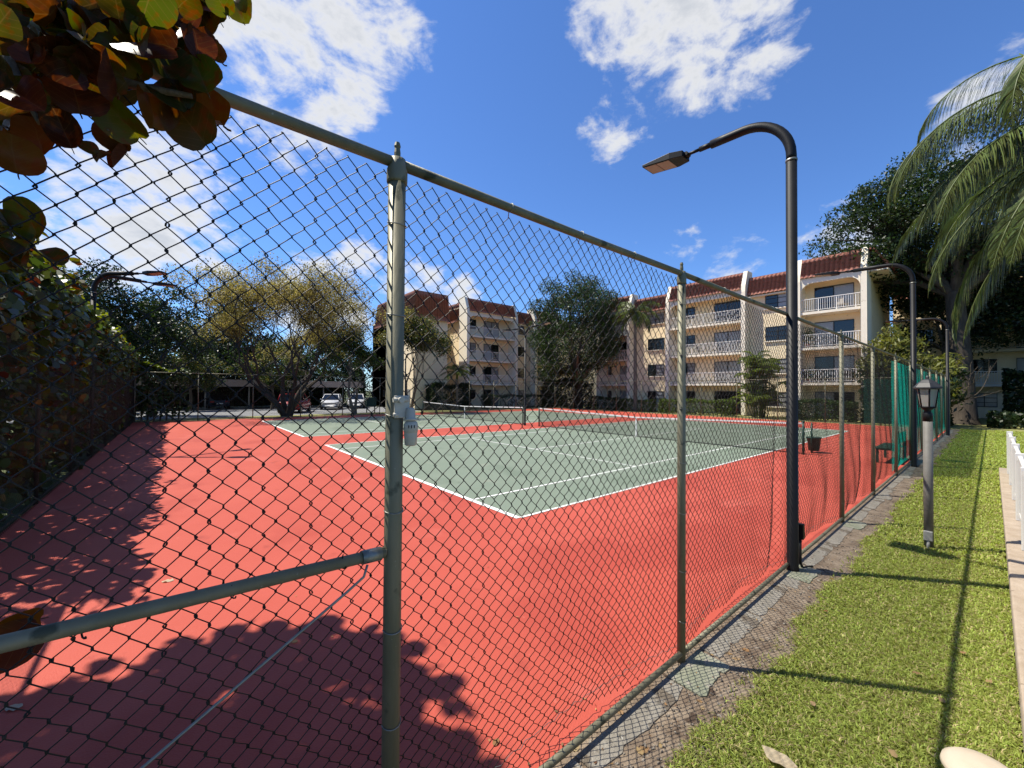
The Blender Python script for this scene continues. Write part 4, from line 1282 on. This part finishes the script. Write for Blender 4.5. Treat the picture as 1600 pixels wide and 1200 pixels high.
def sea_tree():
    rng = np.random.default_rng(103)
    base = np.array([-8.0, -.3, 0])
    root = empty('sea_grape_tree', base, 'overhanging tree with big round russet and green leaves at the fence corner', 'tree')
    tubes, tips = [], []
    b = MB()
    b.tube([base-np.array([0, 0, .1]), base+np.array([.2, .1, 1.6]), base+np.array([.5, .2, 3.2]), base+np.array([1.0, .1, 4.9])], [.17, .15, .12, .08], 10); b.build('trunk', M['bark_pale'], root)
    # crown over the corner: out of the frame, shading the near end of the court
    n = 3000
    d = rng.normal(0, 1, (n, 3)); d /= np.linalg.norm(d, axis=1)[:, None]
    C = np.array([-6.65, .35, 5.9])+d*np.array([1.75, 1.75, .75])*rng.random((n, 1))**.4
    # ragged: cut holes
    hole = np.sin(C[:, 0]*5.1+1)*np.sin(C[:, 1]*4.3)*np.sin(C[:, 2]*3) > .42
    C = C[~hole]
    k2 = 1300; d2 = rng.normal(0, 1, (k2, 3)); d2 /= np.linalg.norm(d2, axis=1)[:, None]
    C = np.concatenate([C, np.array([-6.0, -1.35, 5.7])+d2*np.array([.70, .90, .55])*rng.random((k2, 1))**.4])
    Vs, Fs = discs(C, .21, rng, 8, np.array([0, 0, .8])); mesh_np('crown', Vs, Fs, M['hedge_leaf'], root, False, 'stuff')
    for i in range(8):
        a = i*.8; e = np.array([-6.65+1.4*math.cos(a), .35+1.4*math.sin(a), 5.9+.2*math.sin(i)])
        b = MB(); s = base+np.array([.8, .1, 4.2]); b.tube([s, (s+e)/2+np.array([0, 0, .3]), e], [.05, .035, .012], 6, False); b.build('branch', M['bark_pale'], root)
    # boughs that hang over the fence into the picture
    def bough(pts, r0=.016):
        b = MB(); q = [at_depth(*p) if len(p) == 3 else np.array(p[:3]) for p in pts]
        n_ = len(q); b.tube(q, [r0*(1-.7*i/(n_-1)) for i in range(n_)], 7); b.build('branch', M['bark'], root); return q
    s0 = (-6.4, -.4, 5.1, 0)
    bough([s0, (-60, -60, 1.7), (60, 60, 1.0), (150, 118, 1.02), (240, 140, 1.05), (300, 150, 1.08)], .022)
    bough([s0, (40, -80, 1.7), (180, -10, 1.1), (260, 40, 1.08), (320, 70, 1.1), (335, 100, 1.1)], .018)
    bough([(-20, 20, .95), (30, 130, .93), (60, 190, .95), (130, 165, .98), (170, 205, 1.0)], .012)
    bough([(-80, 200, 1.2), (-20, 300, 1.08), (5, 345, 1.05), (20, 370, 1.06)], .010)
    bough([s0, (250, -120, 1.6), (310, -30, 1.2), (350, 5, 1.12)], .014)
    # unseen crown mass added beside the viewer to darken the near court corner
    d3 = rng.normal(0, 1, (2600, 3)); d3 /= np.linalg.norm(d3, axis=1)[:, None]
    Vs, Fs = discs(np.array([-8.3, -4.0, 4.3])+d3*np.array([2.1, 2.5, 2.0])*rng.random((2600, 1))**.45, .21, rng, 8, np.array([0, 0, .6])); mesh_np('crown', Vs, Fs, M['hedge_leaf'], root, False, 'stuff')
    def fence_depth(px):
        l = (px-800)/FPX
        return (FY-CAM[1])/(FW[1]+RT[1]*l)
    def lf(px, py, wpx, depth, mk, face=None, sq=1.):
        depth *= fence_depth(px)
        p = at_depth(px, py, depth); rad = wpx/2/FPX*depth
        if face is None: face = (rng.normal(0, .35), rng.normal(0, .35), rng.uniform(0, 6.3))
        # leaf plane turned towards the viewer, then tilted
        e = (cam.matrix_world.to_3x3() @ Matrix.Rotation(face[2], 3, 'Z') @ Matrix.Rotation(face[0], 3, 'X') @ Matrix.Rotation(face[1], 3, 'Y')).to_euler()
        return put_leaf(root, p, rad, e, int(rng.integers(5)), mk)
    R_, G_, X_ = 'sg_red', 'sg_green', 'sg_mix'
    for px, py, w, mk, f in ((318, 178, 92, R_, (.2, .5, 1.0)), (298, 196, 84, X_, (.3, .2, .6)), (238, 172, 78, R_, (.1, 1.15, .1)), (186, 182, 84, G_, (.9, .1, .5)),
                             (372, 16, 52, G_, (.1, .3, .4)), (326, 10, 58, R_, (.5, .3, 1.8)), (300, 62, 92, X_, (.2, 1.2, .75)), (316, 124, 66, G_, (.2, .3, .3)),
                             (330, 92, 46, R_, (.3, .8, 1.2)), (60, 218, 58, R_, (.2, .3, .1)), (22, 246, 66, R_, (.1, 1.1, .1)), (178, 214, 54, R_, (.6, .3, .4)),
                             (192, 246, 46, R_, (.3, .6, 2.8)), (162, 246, 30, X_, (.5, .5, 2.5)), (138, 232, 30, X_, (.5, .7, 1.)), (48, 345, 78, G_, (.15, .2, .2)),
                             (48, 386, 56, G_, (.3, .3, 2.9)), (8, 352, 46, G_, (.2, .6, 1.5)), (12, 396, 52, X_, (.2, 1.3, .3)), (76, 402, 44, X_, (.2, 1.35, .9)),
                             (262, 8, 86, X_, (.3, .9, .5)), (225, 20, 74, G_, (.4, .9, .4)), (252, 100, 70, X_, (.2, .9, .3)), (205, 100, 74, X_, (.3, .5, .5)),
                             (285, 120, 60, X_, (.5, .9, .2)), (100, 205, 66, X_, (.3, .6, .2)), (118, 150, 74, X_, (.2, 1., .1)), (270, 150, 60, X_, (.3, .6, .9)),
                             (4, 402, 44, G_, (.9, .2, .3)), (345, 4, 40, G_, (.9, .2, .3))):
        lf(px, py, w, (.86+.1*rng.random()) if py < 300 else 1.06, mk, f)
    lf(8, 1012, 96, 1.05, R_, (1.0, .1, 1.9)); lf(30, 978, 70, 1.08, R_, (1.2, .2, 1.3))
    for i in range(150):
        px = 262*rng.random()**1.15-14; py = (214-px*.44)*rng.random()-16
        lf(px, py, rng.uniform(52, 90), rng.uniform(.78, 1.3), X_ if rng.random() < .8 else G_, (rng.normal(.3, .6), rng.normal(0, .7), rng.uniform(0, 6.3)))
    for i in range(26):
        px = 240+90*rng.random(); py = -5+110*rng.random()*(1-.4*(px-240)/90)
        lf(px, py, rng.uniform(45, 75), rng.uniform(.85, 1.1), X_, (rng.normal(.3, .6), rng.normal(.8, .5), rng.uniform(0, 6.3)))


sea_tree()


# ------------------------------------------------------------------ court furniture
def net(y0, label):
    xn = CL/2; ya, yb = y0-.914, y0+CW+.914
    root = empty('tennis_net', (xn, (ya+yb)/2, 0), label, 'tennis net', 'tennis nets')
    for y in (ya, yb):
        b = MB(); b.tube([(xn, y, -.05), (xn, y, 1.09)], .038, 12); p = b.build('net_post', M['green_paint'], root)
        b = MB(); b.lathe([(.046, 0), (.046, .02), (.02, .035)], (xn, y, 1.09), 10); b.build('post_cap', M['green_paint'], p)
        if y == ya:
            b = MB(); b.tube([(xn+.04, y, .85), (xn+.10, y, .85), (xn+.10, y+.02, .74), (xn+.13, y+.02, .74)], .012, 6); b.build('winch_handle', M['black'], p)
    n = 24
    def top(t): return .914+(1.07-.914)*abs(2*t-1)**1.0
    V, Fc = [], []
    for i in range(n+1):
        t = i/n; y = ya+(yb-ya)*t
        V += [(xn, y, .03), (xn, y, top(t)-.05)]
    Fc = [(2*i, 2*i+2, 2*i+3, 2*i+1) for i in range(n)]
    mesh_np('netting', V, Fc, M['net'], root)
    b = MB()
    for i in range(n):
        for z0, z1 in ((-.055, .0),):
            t0, t1 = i/n, (i+1)/n; y0_, y1_ = ya+(yb-ya)*t0, ya+(yb-ya)*t1
            b.add([(xn-.012, y0_, top(t0)-.055), (xn-.012, y1_, top(t1)-.055), (xn-.012, y1_, top(t1)), (xn-.012, y0_, top(t0)),
                   (xn+.012, y0_, top(t0)-.055), (xn+.012, y1_, top(t1)-.055), (xn+.012, y1_, top(t1)), (xn+.012, y0_, top(t0))],
                  [(0, 3, 2, 1), (4, 5, 6, 7), (3, 7, 6, 2), (0, 1, 5, 4)])
    b.build('headband', M['vinyl'], root)
    b = MB(); b.tube([(xn, ya, .035), (xn, (ya+yb)/2, .02), (xn, yb, .035)], .014, 6); b.build('bottom_cord', M['black'], root)
    b = MB(); ym = (ya+yb)/2; b.box(xn-.015, xn+.015, ym-.028, ym+.028, .01, .915); b.build('centre_strap', M['vinyl'], root)


net(0., 'tennis net of the near court with white headband and strap')
net(14.2, 'tennis net of the far court beside the parking road')


def lamp(name, loc, label, dirs, pole_h=4.9, r=.068, arm=1.0, group='curved black court lamps', box=False):
    """pole with swan neck; dirs: azimuths of the arms"""
    root = empty(name, loc, label, 'lamp post', group)
    L = np.array(loc, float)
    b = MB(); b.tube([L+np.array([0, 0, -.1]), L+np.array([0, 0, .06]), L+np.array([0, 0, .07]), L+np.array([0, 0, pole_h])], [r*1.08, r*1.08, r, r*.97], 16); pl = b.build('pole', M['black'], root)
    b = MB(); b.lathe([(r*1.04, -.012), (r*1.04, .012)], L+np.array([0, 0, pole_h-.004]), 16); b.build('joint_ring', M['tie'], pl)
    for az in dirs:
        h = np.array([math.cos(az), math.sin(az), 0]); up = np.array([0, 0, 1.])
        rr = .56
        pts = [L+up*pole_h]
        for t in np.linspace(0, PI*.48, 12): pts.append(L+up*(pole_h+.06+rr*math.sin(t))+h*(rr-rr*math.cos(t)))
        e = pts[-1]; dd = h*math.cos(.03)+up*math.sin(.03)
        for s in (.10, .22, .42*arm): pts.append(e+dd*s)
        b = MB(); b.tube(pts, [r*.93]*len(pts), 14); a = b.build('arm', M['black'], root)
        e = pts[-1]
        b = MB(); b.tube([e-dd*.02, e+dd*.16], [r*.62, r*.60], 12); b.tube([e+dd*.15, e+dd*.36], [r*.38, r*.36], 10); b.build('tenon', M['black'], a)
        k = e+dd*.36
        # the flat led head, tipped a little
        hd = h*math.cos(.06)-up*math.sin(.0); s = np.cross(up, h); w = .155
        def hp(u, v, z): return k+hd*u+s*v+up*(z+.10*u)
        vs = [hp(0, -w*.7, -.05), hp(0, w*.7, -.05), hp(0, w*.7, .035), hp(0, -w*.7, .035),
              hp(.18, -w, -.055), hp(.18, w, -.055), hp(.18, w, .04), hp(.18, -w, .04),
              hp(.62, -w, -.035), hp(.62, w, -.035), hp(.62, w, .0), hp(.62, -w, .0)]
        fs = [(0, 1, 2, 3), (11, 10, 9, 8)]
        for q in (0, 4): fs += [(q, q+3, q+7, q+4), (q+1, q+5, q+6, q+2), (q+3, q+2, q+6, q+7), (q, q+4, q+5, q+1)]
        b = MB(); b.add(vs, fs); hdn = b.build('lamp_head', M['black'], root, bevel=.006)
        b = MB(); z = -.062
        for u0, u1 in ((.20, .395), (.405, .60)):
            zz = lambda u: -.055+(.02)*(u-.18)/.44-.004
            b.add([hp(u0, -w*.86, zz(u0)), hp(u1, -w*.86, zz(u1)), hp(u1, w*.86, zz(u1)), hp(u0, w*.86, zz(u0))], [(0, 1, 2, 3)])
        b.build('lens_panel', M['lens'], hdn)
        b = MB(); c = k+up*(-.0)
        b.tube([c-s*.05-hd*.02, c+s*.05-hd*.02], .03, 10); b.build('knuckle', M['black'], hdn)
    if box:
        b = MB(); b.box(L[0]+.10, L[0]+.17, L[1]-.08, L[1]+.0, .34, .52); q = b.build('junction_box', M['box_grey'] if False else M['black'], root, bevel=.006)
        b = MB(); b.tube([(L[0]+.135, L[1]-.04, .35), (L[0]+.135, L[1]-.04, .05), (L[0]+.16, L[1]-.06, -.01), (L[0]+.30, L[1]-.12, -.012)], .016, 8); b.build('conduit', M['black'], q)
    return root


lamp('court_lamp', (1.30, -3.465, -.03), 'tall black curved lamp post by the grey junction box, closest along the grass', [PI/2], 4.92, .060, 1.0, box=True)
lamp('court_lamp', (11.9, -3.56, -.03), 'black curved lamp post standing where the green windscreen starts', [PI/2], 5.3, .063, 1.9)
lamp('court_lamp', (25.3, -3.58, -.03), 'black curved lamp post at the far end of the windscreen', [PI/2], 5.3, .063, 1.9)
lamp('court_lamp', (-6.36, 13.4, -.03), 'twin headed black lamp rising out of the broad leaved hedge', [.36, -.62], 5.15, .07, 1.5)
lamp('court_lamp', (11.65, 12.85, -.0), 'black lamp with two opposite arms between the two courts', [PI/2, -PI/2], 5.2, .06, 1.3)
lamp('court_lamp', (11.3, 28.3, -.03), 'black lamp post behind the net of the far court', [-PI/2], 4.6, .06, 1.0)


def lantern():
    L = np.array([3.58, -4.43, -.03]); root = empty('lantern_post', L, 'grey post with black six sided lantern standing on the grass', 'lantern post')
    b = MB(); b.tube([L-np.array([0, 0, .1]), L+np.array([0, 0, 1.78])], .049, 18); p = b.build('post', M['post_grey'], root)
    b = MB(); b.lathe([(.05, 0), (.05, .10), (.042, .12), (.036, .15), (.05, .165), (.085, .20)], L+np.array([0, 0, 1.74]), 16); b.build('collar', M['black'], root)
    z0 = 1.945
    pane_b, pane_t = .078, .112
    for i in range(6):
        a0, a1 = i*PI/3+.25, (i+1)*PI/3+.25
        f = lambda a, r, z: L+np.array([r*math.cos(a), r*math.sin(a), z])
        b = MB(); g = .10
        b.add([f(a0+g, pane_b*.97, z0), f(a1-g, pane_b*.97, z0), f(a1-g, pane_t*.97, z0+.235), f(a0+g, pane_t*.97, z0+.235)], [(0, 1, 2, 3)]); b.build('pane', M['frost'], root)
        b = MB(); b.tube([f(a0, pane_b, z0-.01), f(a0, pane_t, z0+.245)], .0085, 6); b.build('frame_bar', M['black'], root)
    b = MB(); b.lathe([(.085, -.02), (.09, 0)], L+np.array([0, 0, z0]), 6, True, .25); b.build('base_ring', M['black'], root)
    b = MB(); b.lathe([(.115, 0), (.152, .012), (.150, .028), (.105, .085), (.062, .125), (.03, .142), (.016, .146), (.020, .165), (.010, .185), (.003, .192)], L+np.array([0, 0, z0+.235]), 6, True, .25)
    b.build('lantern_cap', mat('dusty black metal', (.035, .036, .038), (.06, .06, .06), .5, 12), root)
    b = MB(); b.lathe([(.016, 0), (.016, .04), (.030, .075), (.032, .10), (.02, .13), (.004, .14)], L+np.array([0, 0, z0]), 12); b.build('bulb', M['bulb'], root)
    b = MB(); b.box(L[0]-.10, L[0]-.045, L[1]-.045, L[1]+.045, .10, .225); q = b.build('junction_box', M['box_grey'], root, bevel=.006)
    b = MB(); b.tube([L+np.array([-.075, 0, .14]), L+np.array([-.075, 0, -.02])], .017, 10); b.build('conduit', M['box_grey'], q)
    b = MB(); b.lathe([(.006, 0), (.006, .004)], L+np.array([-.035, -.032, 1.62]), 8); b.build('bolt', M['black'], p)


lantern()


def sensor_box():
    x, y = -3.628, FY-.036
    root = empty('light_sensor', (x, y, 1.86), 'off white plastic light sensor clamped to the tall fence post', 'light sensor')
    b = MB(); b.box(x-.052, x+.012, y-.012, y-.002, 1.985, 2.075); b.build('bracket', M['sensor'], root, bevel=.003)
    b = MB(); b.tube([(x-.058, y-.01, 2.058), (x+.004, y-.01, 2.058)], .010, 10); b.tube([(x-.03, y-.012, 2.058), (x-.03, y-.03, 2.058)], .012, 10); b.build('clamp_bolt', M['sensor'], root)
    b = MB(); b.tube([(x-.056, y-.006, 1.998), (x-.036, y-.012, 1.998)], .009, 8); b.build('clamp_bolt', M['sensor'], root)
    b = MB(); b.lathe([(.026, 0), (.028, .006), (.020, .010), (.019, .038), (.016, .044), (.014, .05)], (x+.012, y-.020, 1.975), 16); b.build('swivel_cap', M['sensor'], root)
    b = MB(); b.lathe([(.018, 0), (.024, .004), (.027, .05), (.027, .056), (.0285, .057), (.029, .085), (.024, .096), (.012, .104)], (x+.014, y-.020, 1.872), 18); hs = b.build('housing', M['sensor'], root)
    for k in range(3):
        a = -2.3+k*.38
        b = MB(); q = np.array([x+.014+.0295*math.cos(a), y-.020+.0295*math.sin(a), 1.945]); b.tube([q, q+np.array([0, 0, .012])], .002, 5); b.build('vent_slot', M['black'], hs)


sensor_box()


def bench():
    root = empty('park_bench', (12.6, -3.0, 0), 'dark green slatted bench inside the fence behind the windscreen', 'bench')
    x0, x1 = 11.7, 13.5
    for k in range(4):
        b = MB(); b.box(x0, x1, -2.72-k*.105-.09, -2.72-k*.105, .43, .465); b.build('seat_slat', M['green_paint'], root)
    for k in range(3):
        b = MB(); z = .55+k*.12; b.box(x0, x1, -3.19-k*.02, -3.16-k*.02, z, z+.095); b.build('back_slat', M['green_paint'], root)
    for x in (x0+.2, x1-.2):
        b = MB(); b.box(x-.03, x+.03, -2.80, -2.74, 0, .429); b.build('leg', M['green_paint'], root)
        b = MB(); b.box(x-.03, x+.03, -3.26, -3.205, 0, .86); b.box(x-.028, x+.028, -3.2, -2.74, .385, .428); b.build('leg', M['green_paint'], root)


bench()


def bin_():
    p = np.array([12.75, -1.0, 0]); root = empty('litter_bin', p, 'dark green bucket bin hung on a short post at the net', 'bin')
    b = MB(); b.tube([p+np.array([-.26, .0, -.04]), p+np.array([-.26, 0, 1.05])], .03, 10); b.build('post', M['green_paint'], root)
    b = MB(); b.lathe([(.13, .0), (.15, .01), (.205, .43), (.225, .44), (.225, .475), (.195, .475), (.14, .03)], p+np.array([0, 0, .06]), 20); b.build('bucket', M['green_paint'], root)
    b = MB(); b.tube([p+np.array([-.24, 0, .42]), p+np.array([-.18, 0, .42])], .016, 6); b.build('hook', M['black'], root)


bin_()


def white_fence():
    k = empty('kerb_wall', (5, -5.3, 0), 'low tan concrete kerb wall along the lawn under the white fence', 'kerb')
    xs = [-9, -6.1, -3.0, .1, 3.2, 6.3, 9.4, 12.5]
    for a, b_ in zip(xs, xs[1:]):
        b = MB(); b.box(a+.004, b_-.004, -5.52, -5.105, -.08, .13); b.build('kerb_block', M['kerb'], k, bevel=.018)
    root = empty('picket_fence', (5, -5.3, 0), 'white vinyl fence on the low kerb beside the lawn', 'fence')
    x = 11.4
    b = MB(); b.box(-8.5, x, -5.30, -5.25, 1.06, 1.13); b.build('top_rail', M['fence_white'], root, bevel=.006)
    b = MB(); b.box(-8.5, x, -5.29, -5.26, .19, .25); b.build('bottom_rail', M['fence_white'], root)
    i = 0; xx = x
    while xx > -8.4:
        b = MB()
        if i % 14 == 0: b.box(xx-.10, xx, -5.325, -5.225, .131, 1.17); b.build('fence_post', M['fence_white'], root, bevel=.006); xx -= .115
        else: b.box(xx-.125, xx, -5.284, -5.266, .251, 1.059); b.build('board', M['fence_white'], root); xx -= .135
        i += 1


white_fence()


def bollard():
    p = np.array([-1.03, -4.96, -.055]); root = empty('garden_light', p, 'beige rounded cap of a low garden light in the grass', 'garden light')
    b = MB(); b.lathe([(.10, -.05), (.10, .10)], p, 24); b.build('body', M['box_grey'], root)
    b = MB(); b.lathe([(.10, .10), (.155, .105), (.165, .12), (.160, .14), (.13, .165), (.07, .182), (.0, .187)], p, 32, False); b.build('cap', M['beige'], root)


bollard()


def car(name, loc, rotz, paint, label, suv=0.):
    root = empty(name, (0, 0, 0), label, 'car', 'cars parked along the road')
    hw = .88
    # stations along the length: x, floor, belt, half width
    st = [(-2.20, .42, .68, .70), (-2.12, .30, .86, .82), (-1.6, .26, .95, .88), (-.6, .24, .96, .89), (.6, .24, .95, .89), (1.3, .25, .90, .88), (1.9, .28, .80, .84), (2.2, .36, .66, .70)]
    up = .12*suv
    V = []; Fc = []; k = 10
    for x, zl, zh, w in st:
        zh += up
        for (yy, zz) in ((-w*.86, zl), (-w, zl+.12), (-w, (zl+zh)/2), (-w*.97, zh-.08), (-w*.86, zh), (w*.86, zh), (w*.97, zh-.08), (w, (zl+zh)/2), (w, zl+.12), (w*.86, zl)):
            V.append((x, yy, zz))
    for i in range(len(st)-1):
        for j in range(k): Fc.append((i*k+j, i*k+(j+1) % k, (i+1)*k+(j+1) % k, (i+1)*k+j))
    b = MB(); b.add(V, Fc+[tuple(range(k)), tuple(reversed(range((len(st)-1)*k, len(st)*k)))], True); b.build('body', M[paint], root)
    zr = 1.42+.25*suv
    gs = [(-1.95+.0*suv, .94+up, .78), (-1.45-.3*suv, zr-.04, .64), (-.9, zr, .67), (.1, zr, .68), (.45, zr-.05, .66), (1.15, .92+up, .80)]
    V = []; Fc = []
    for x, z, w in gs:
        wb = .82
        V += [(x if z > 1.1 else x, -w, z), (x, w, z)]
    b = MB()
    prof = [(x, z) for x, z, w in gs]
    roof = MB(); glass = MB()
    L_ = [(x, -w, z) for x, z, w in gs]; R_ = [(x, w, z) for x, z, w in gs]
    glass.add(L_+R_, [tuple(range(6)), tuple(reversed(range(6, 12)))]+[(i, 6+i, 7+i, i+1) for i in range(5)]+[(0, 5, 11, 6)])
    glass.build('windows', M['glass'], root)
    roof.add([(-1.45-.3*suv, -.66, zr-.03), (-.9, -.69, zr+.012), (.1, -.70, zr+.012), (.47, -.68, zr-.045), (-1.45-.3*suv, .66, zr-.03), (-.9, .69, zr+.012), (.1, .70, zr+.012), (.47, .68, zr-.045)],
             [(0, 4, 5, 1), (1, 5, 6, 2), (2, 6, 7, 3)])
    for s in (-1, 1):
        for (xa, za, wa), (xb, zb, wb) in ((gs[0], gs[1]), (gs[4], gs[5])): roof.tube([(xa, s*wa, za), (xb, s*(wb+.01), zb)], .045, 5)
        roof.tube([(-.35, s*.84, .95+up), (-.38, s*.69, zr)], .04, 5)
    roof.build('roof', M[paint], root)
    for x in (-1.35, 1.38):
        for s in (-1, 1):
            b = MB(); b.tube([(x, s*.70, .33), (x, s*.905, .33)], .33, 20); w = b.build('wheel', M['tyre'], root)
            b = MB(); b.tube([(x, s*.90, .33), (x, s*.912, .33)], .21, 16); b.build('rim', M['rim'], w)
    for s in (-1, 1):
        b = MB(); b.box(-2.20, -2.10, s*.45, s*.78, .68+up, .84+up); b.build('tail_lamp', M['lamp_red'], root, bevel=.02)
        b = MB(); b.box(2.02, 2.14, s*.48, s*.76, .60+up, .74+up); b.build('head_lamp', M['lamp_clear'], root, bevel=.02)
        b = MB(); b.box(.72, .88, s*.89, s*1.03, .92+up, 1.05+up); b.build('mirror', M[paint], root, bevel=.02)
    b = MB(); b.box(-2.235, -2.195, -.26, .26, .52+up, .64+up); b.build('number_plate', M['vinyl'], root)
    root.location = loc; root.rotation_euler = (0, 0, rotz); WL[root.name] = np.array(loc, float)
    return root


car('parked_car', (4.0, 35.2, -.035), math.radians(62), 'car_red', 'red car parked beside the trunk of the golden tree', 1.)
car('parked_car', (8.4, 39.6, -.035), math.radians(-112), 'car_white', 'white car parked next to the red car', .6)
car('parked_car', (11.4, 41.0, -.035), math.radians(-110), 'car_white', 'white car half hidden behind slim grey tree', .6)
car('parked_car', (-.9, 46.6, -.035), math.radians(92), 'car_blue', 'slate blue car parked under the carport', .0)
b = MB(); b.box(8.85, 9.75, 30.9, 31.3, .5, 1.35); b.box(8.9, 8.98, 31.05, 31.15, -.04, .5); b.box(9.62, 9.7, 31.05, 31.15, -.04, .5)
tag(b.build('utility_cabinet', M['green_paint'], bevel=.02), 'small dark green utility cabinet beyond the far court fence', 'cabinet')



def balcony_chair(loc, rotz, label, m):
    root = empty('patio_chair', (0, 0, 0), label, 'chair', 'chairs on the balconies')
    b = MB(); b.box(-.25, .25, -.25, .25, .40, .44); b.build('seat', m, root)
    b = MB(); b.box(-.25, .25, .22, .26, .45, .90); b.build('backrest', m, root)
    for x in (-.22, .22):
        for y in (-.22, .22):
            b = MB(); b.box(x-.02, x+.02, y-.02, y+.02, 0, .399); b.build('leg', m, root)
    root.location = loc; root.rotation_euler = (0, 0, rotz)


def balcony_plant(loc, label, seed, h=1.1):
    rng = np.random.default_rng(seed); root = empty('potted_plant', loc, label, 'plant', 'plants on the balconies')
    b = MB(); b.lathe([(.13, 0), (.17, .3), (.19, .31), (.19, .35), (.16, .35)], loc, 12); b.build('pot', M['tile'], root)
    C = np.array(loc)+np.array([0, 0, .4+h*.45])+rng.normal(0, 1, (260, 3))*np.array([.22, .25, h*.26])
    V, F = leaf_quads(C, .2, .35, .3, .2, rng); mesh_np('foliage', V, F, M['leaf_mid'], root, False, 'stuff')


balcony_plant((XB+.5, 4.6, FL[2]), 'bushy potted plant on the third floor balcony of the last bay', 201, 1.2)
balcony_plant((XB+.5, 4.55, FL[1]), 'small potted plant on the second floor balcony of the last bay', 202, .8)
balcony_chair((XB+.7, 2.4, FL[3]), 1.2, 'pale chair on the top balcony of the last bay', M['frame_pale'])
balcony_chair((XB+.7, 12.0, FL[2]), 1.8, 'pale chair on the third floor balcony of the middle bay', M['frame_pale'])
balcony_chair((XB+.75, 13.4, FL[2]), .9, 'dark chair on the third floor balcony of the middle bay', M['frame_dark'])
balcony_chair((XB+.7, 2.0, FL[1]), 1.5, 'dark chair on the second floor balcony of the last bay', M['frame_dark'])
balcony_chair((XB+.7, 22.4, FL[2]), 1.5, 'white chair on the third floor balcony beside the round tree', M['vinyl'])

# ------------------------------------------------------------------ fallen leaves
rl = random.Random(9)
def leaf_on_ground(px, py, size, label, m, z=.003, grp='fallen leaves', flat=True):
    p = gnd(px, py, z); b = MB(); k = 10; vs = [(0, 0, .004)]
    ph = rl.uniform(0, 6)
    for i in range(k):
        a = 2*PI*i/k; r = size*(1-.45*abs(math.sin(a))+.08*rl.random()); vs.append((r*math.cos(a+ph), r*math.sin(a+ph), .002+size*.35*rl.random()*(0 if flat and i % 2 else 1)))
    b.add([(p[0]+x, p[1]+y, p[2]+q) for x, y, q in vs], [(0, 1+i, 1+(i+1) % k) for i in range(k)], True)
    tag(b.build('fallen_leaf', m), label, 'leaf', grp)
for px, py, s in ((262, 908, .055), (370, 843, .035), (22, 1106, .055), (460, 1003, .03), (775, 1160, .03)):
    leaf_on_ground(px, py, s, 'dry leaf lying on the red court surface', M['tan_leaf'] if px < 300 else M['dry_leaf'])
for px, py, s in ((968, 1112, .035), (1000, 1175, .03), (1006, 1172, .035), (1072, 1180, .035), (1093, 1096, .02), (1097, 1107, .022), (1032, 1165, .02), (1150, 1030, .03), (1140, 1022, .025), (1165, 1016, .03), (1010, 1130, .025), (1208, 953, .025), (1300, 905, .025), (900, 1170, .03), (1190, 1000, .02), (1240, 960, .025)):
    leaf_on_ground(px, py, s, 'dry leaf on the soil strip beside the fence', M['dry_leaf'], -.018, 'leaves on the soil strip')
for px, py, s in ((1472, 1095, .03), (1432, 1052, .025), (1505, 1020, .025), (1395, 1178, .03), (1270, 1100, .025), (1545, 1065, .025), (1290, 955, .02), (1500, 905, .02)):
    leaf_on_ground(px, py, s, 'dry leaf lying in the grass', M['dry_leaf'], .02, 'leaves in the grass')
leaf_on_ground(1218, 1188, .085, 'large curled pale tan leaf on the grass near the soil strip', M['tan_leaf'], .03, 'large leaf', False)


def litter():
    n = 420
    t = RNG.random(n)
    x = -3.4+RNG.random(n)**1.8*14
    y = np.where(t < .62, RNG.uniform(-3.93, -3.46, n), np.where(t < .85, -3.36+RNG.random(n)**2*.55, RNG.uniform(-3.3, 3, n)))
    z = np.where(y > -3.385, .004, -.008)
    V, F = leaf_quads(np.stack([x, y, z+.006], -1), .030, .5, 0, 0, RNG)
    c = np.repeat(np.stack([x, y, z], -1), 4, 0); V[:, 2] = c[:, 2]+.002+np.abs(V[:, 2]-c[:, 2])*.35
    tag(mesh_np('leaf_litter', V, F, mat('dry leaf litter', (.36, .21, .09), rough=.8, island=.6, trans=.15), kind='stuff'), 'scattered brown leaf fragments along the foot of the near fence', 'leaf litter')


litter()
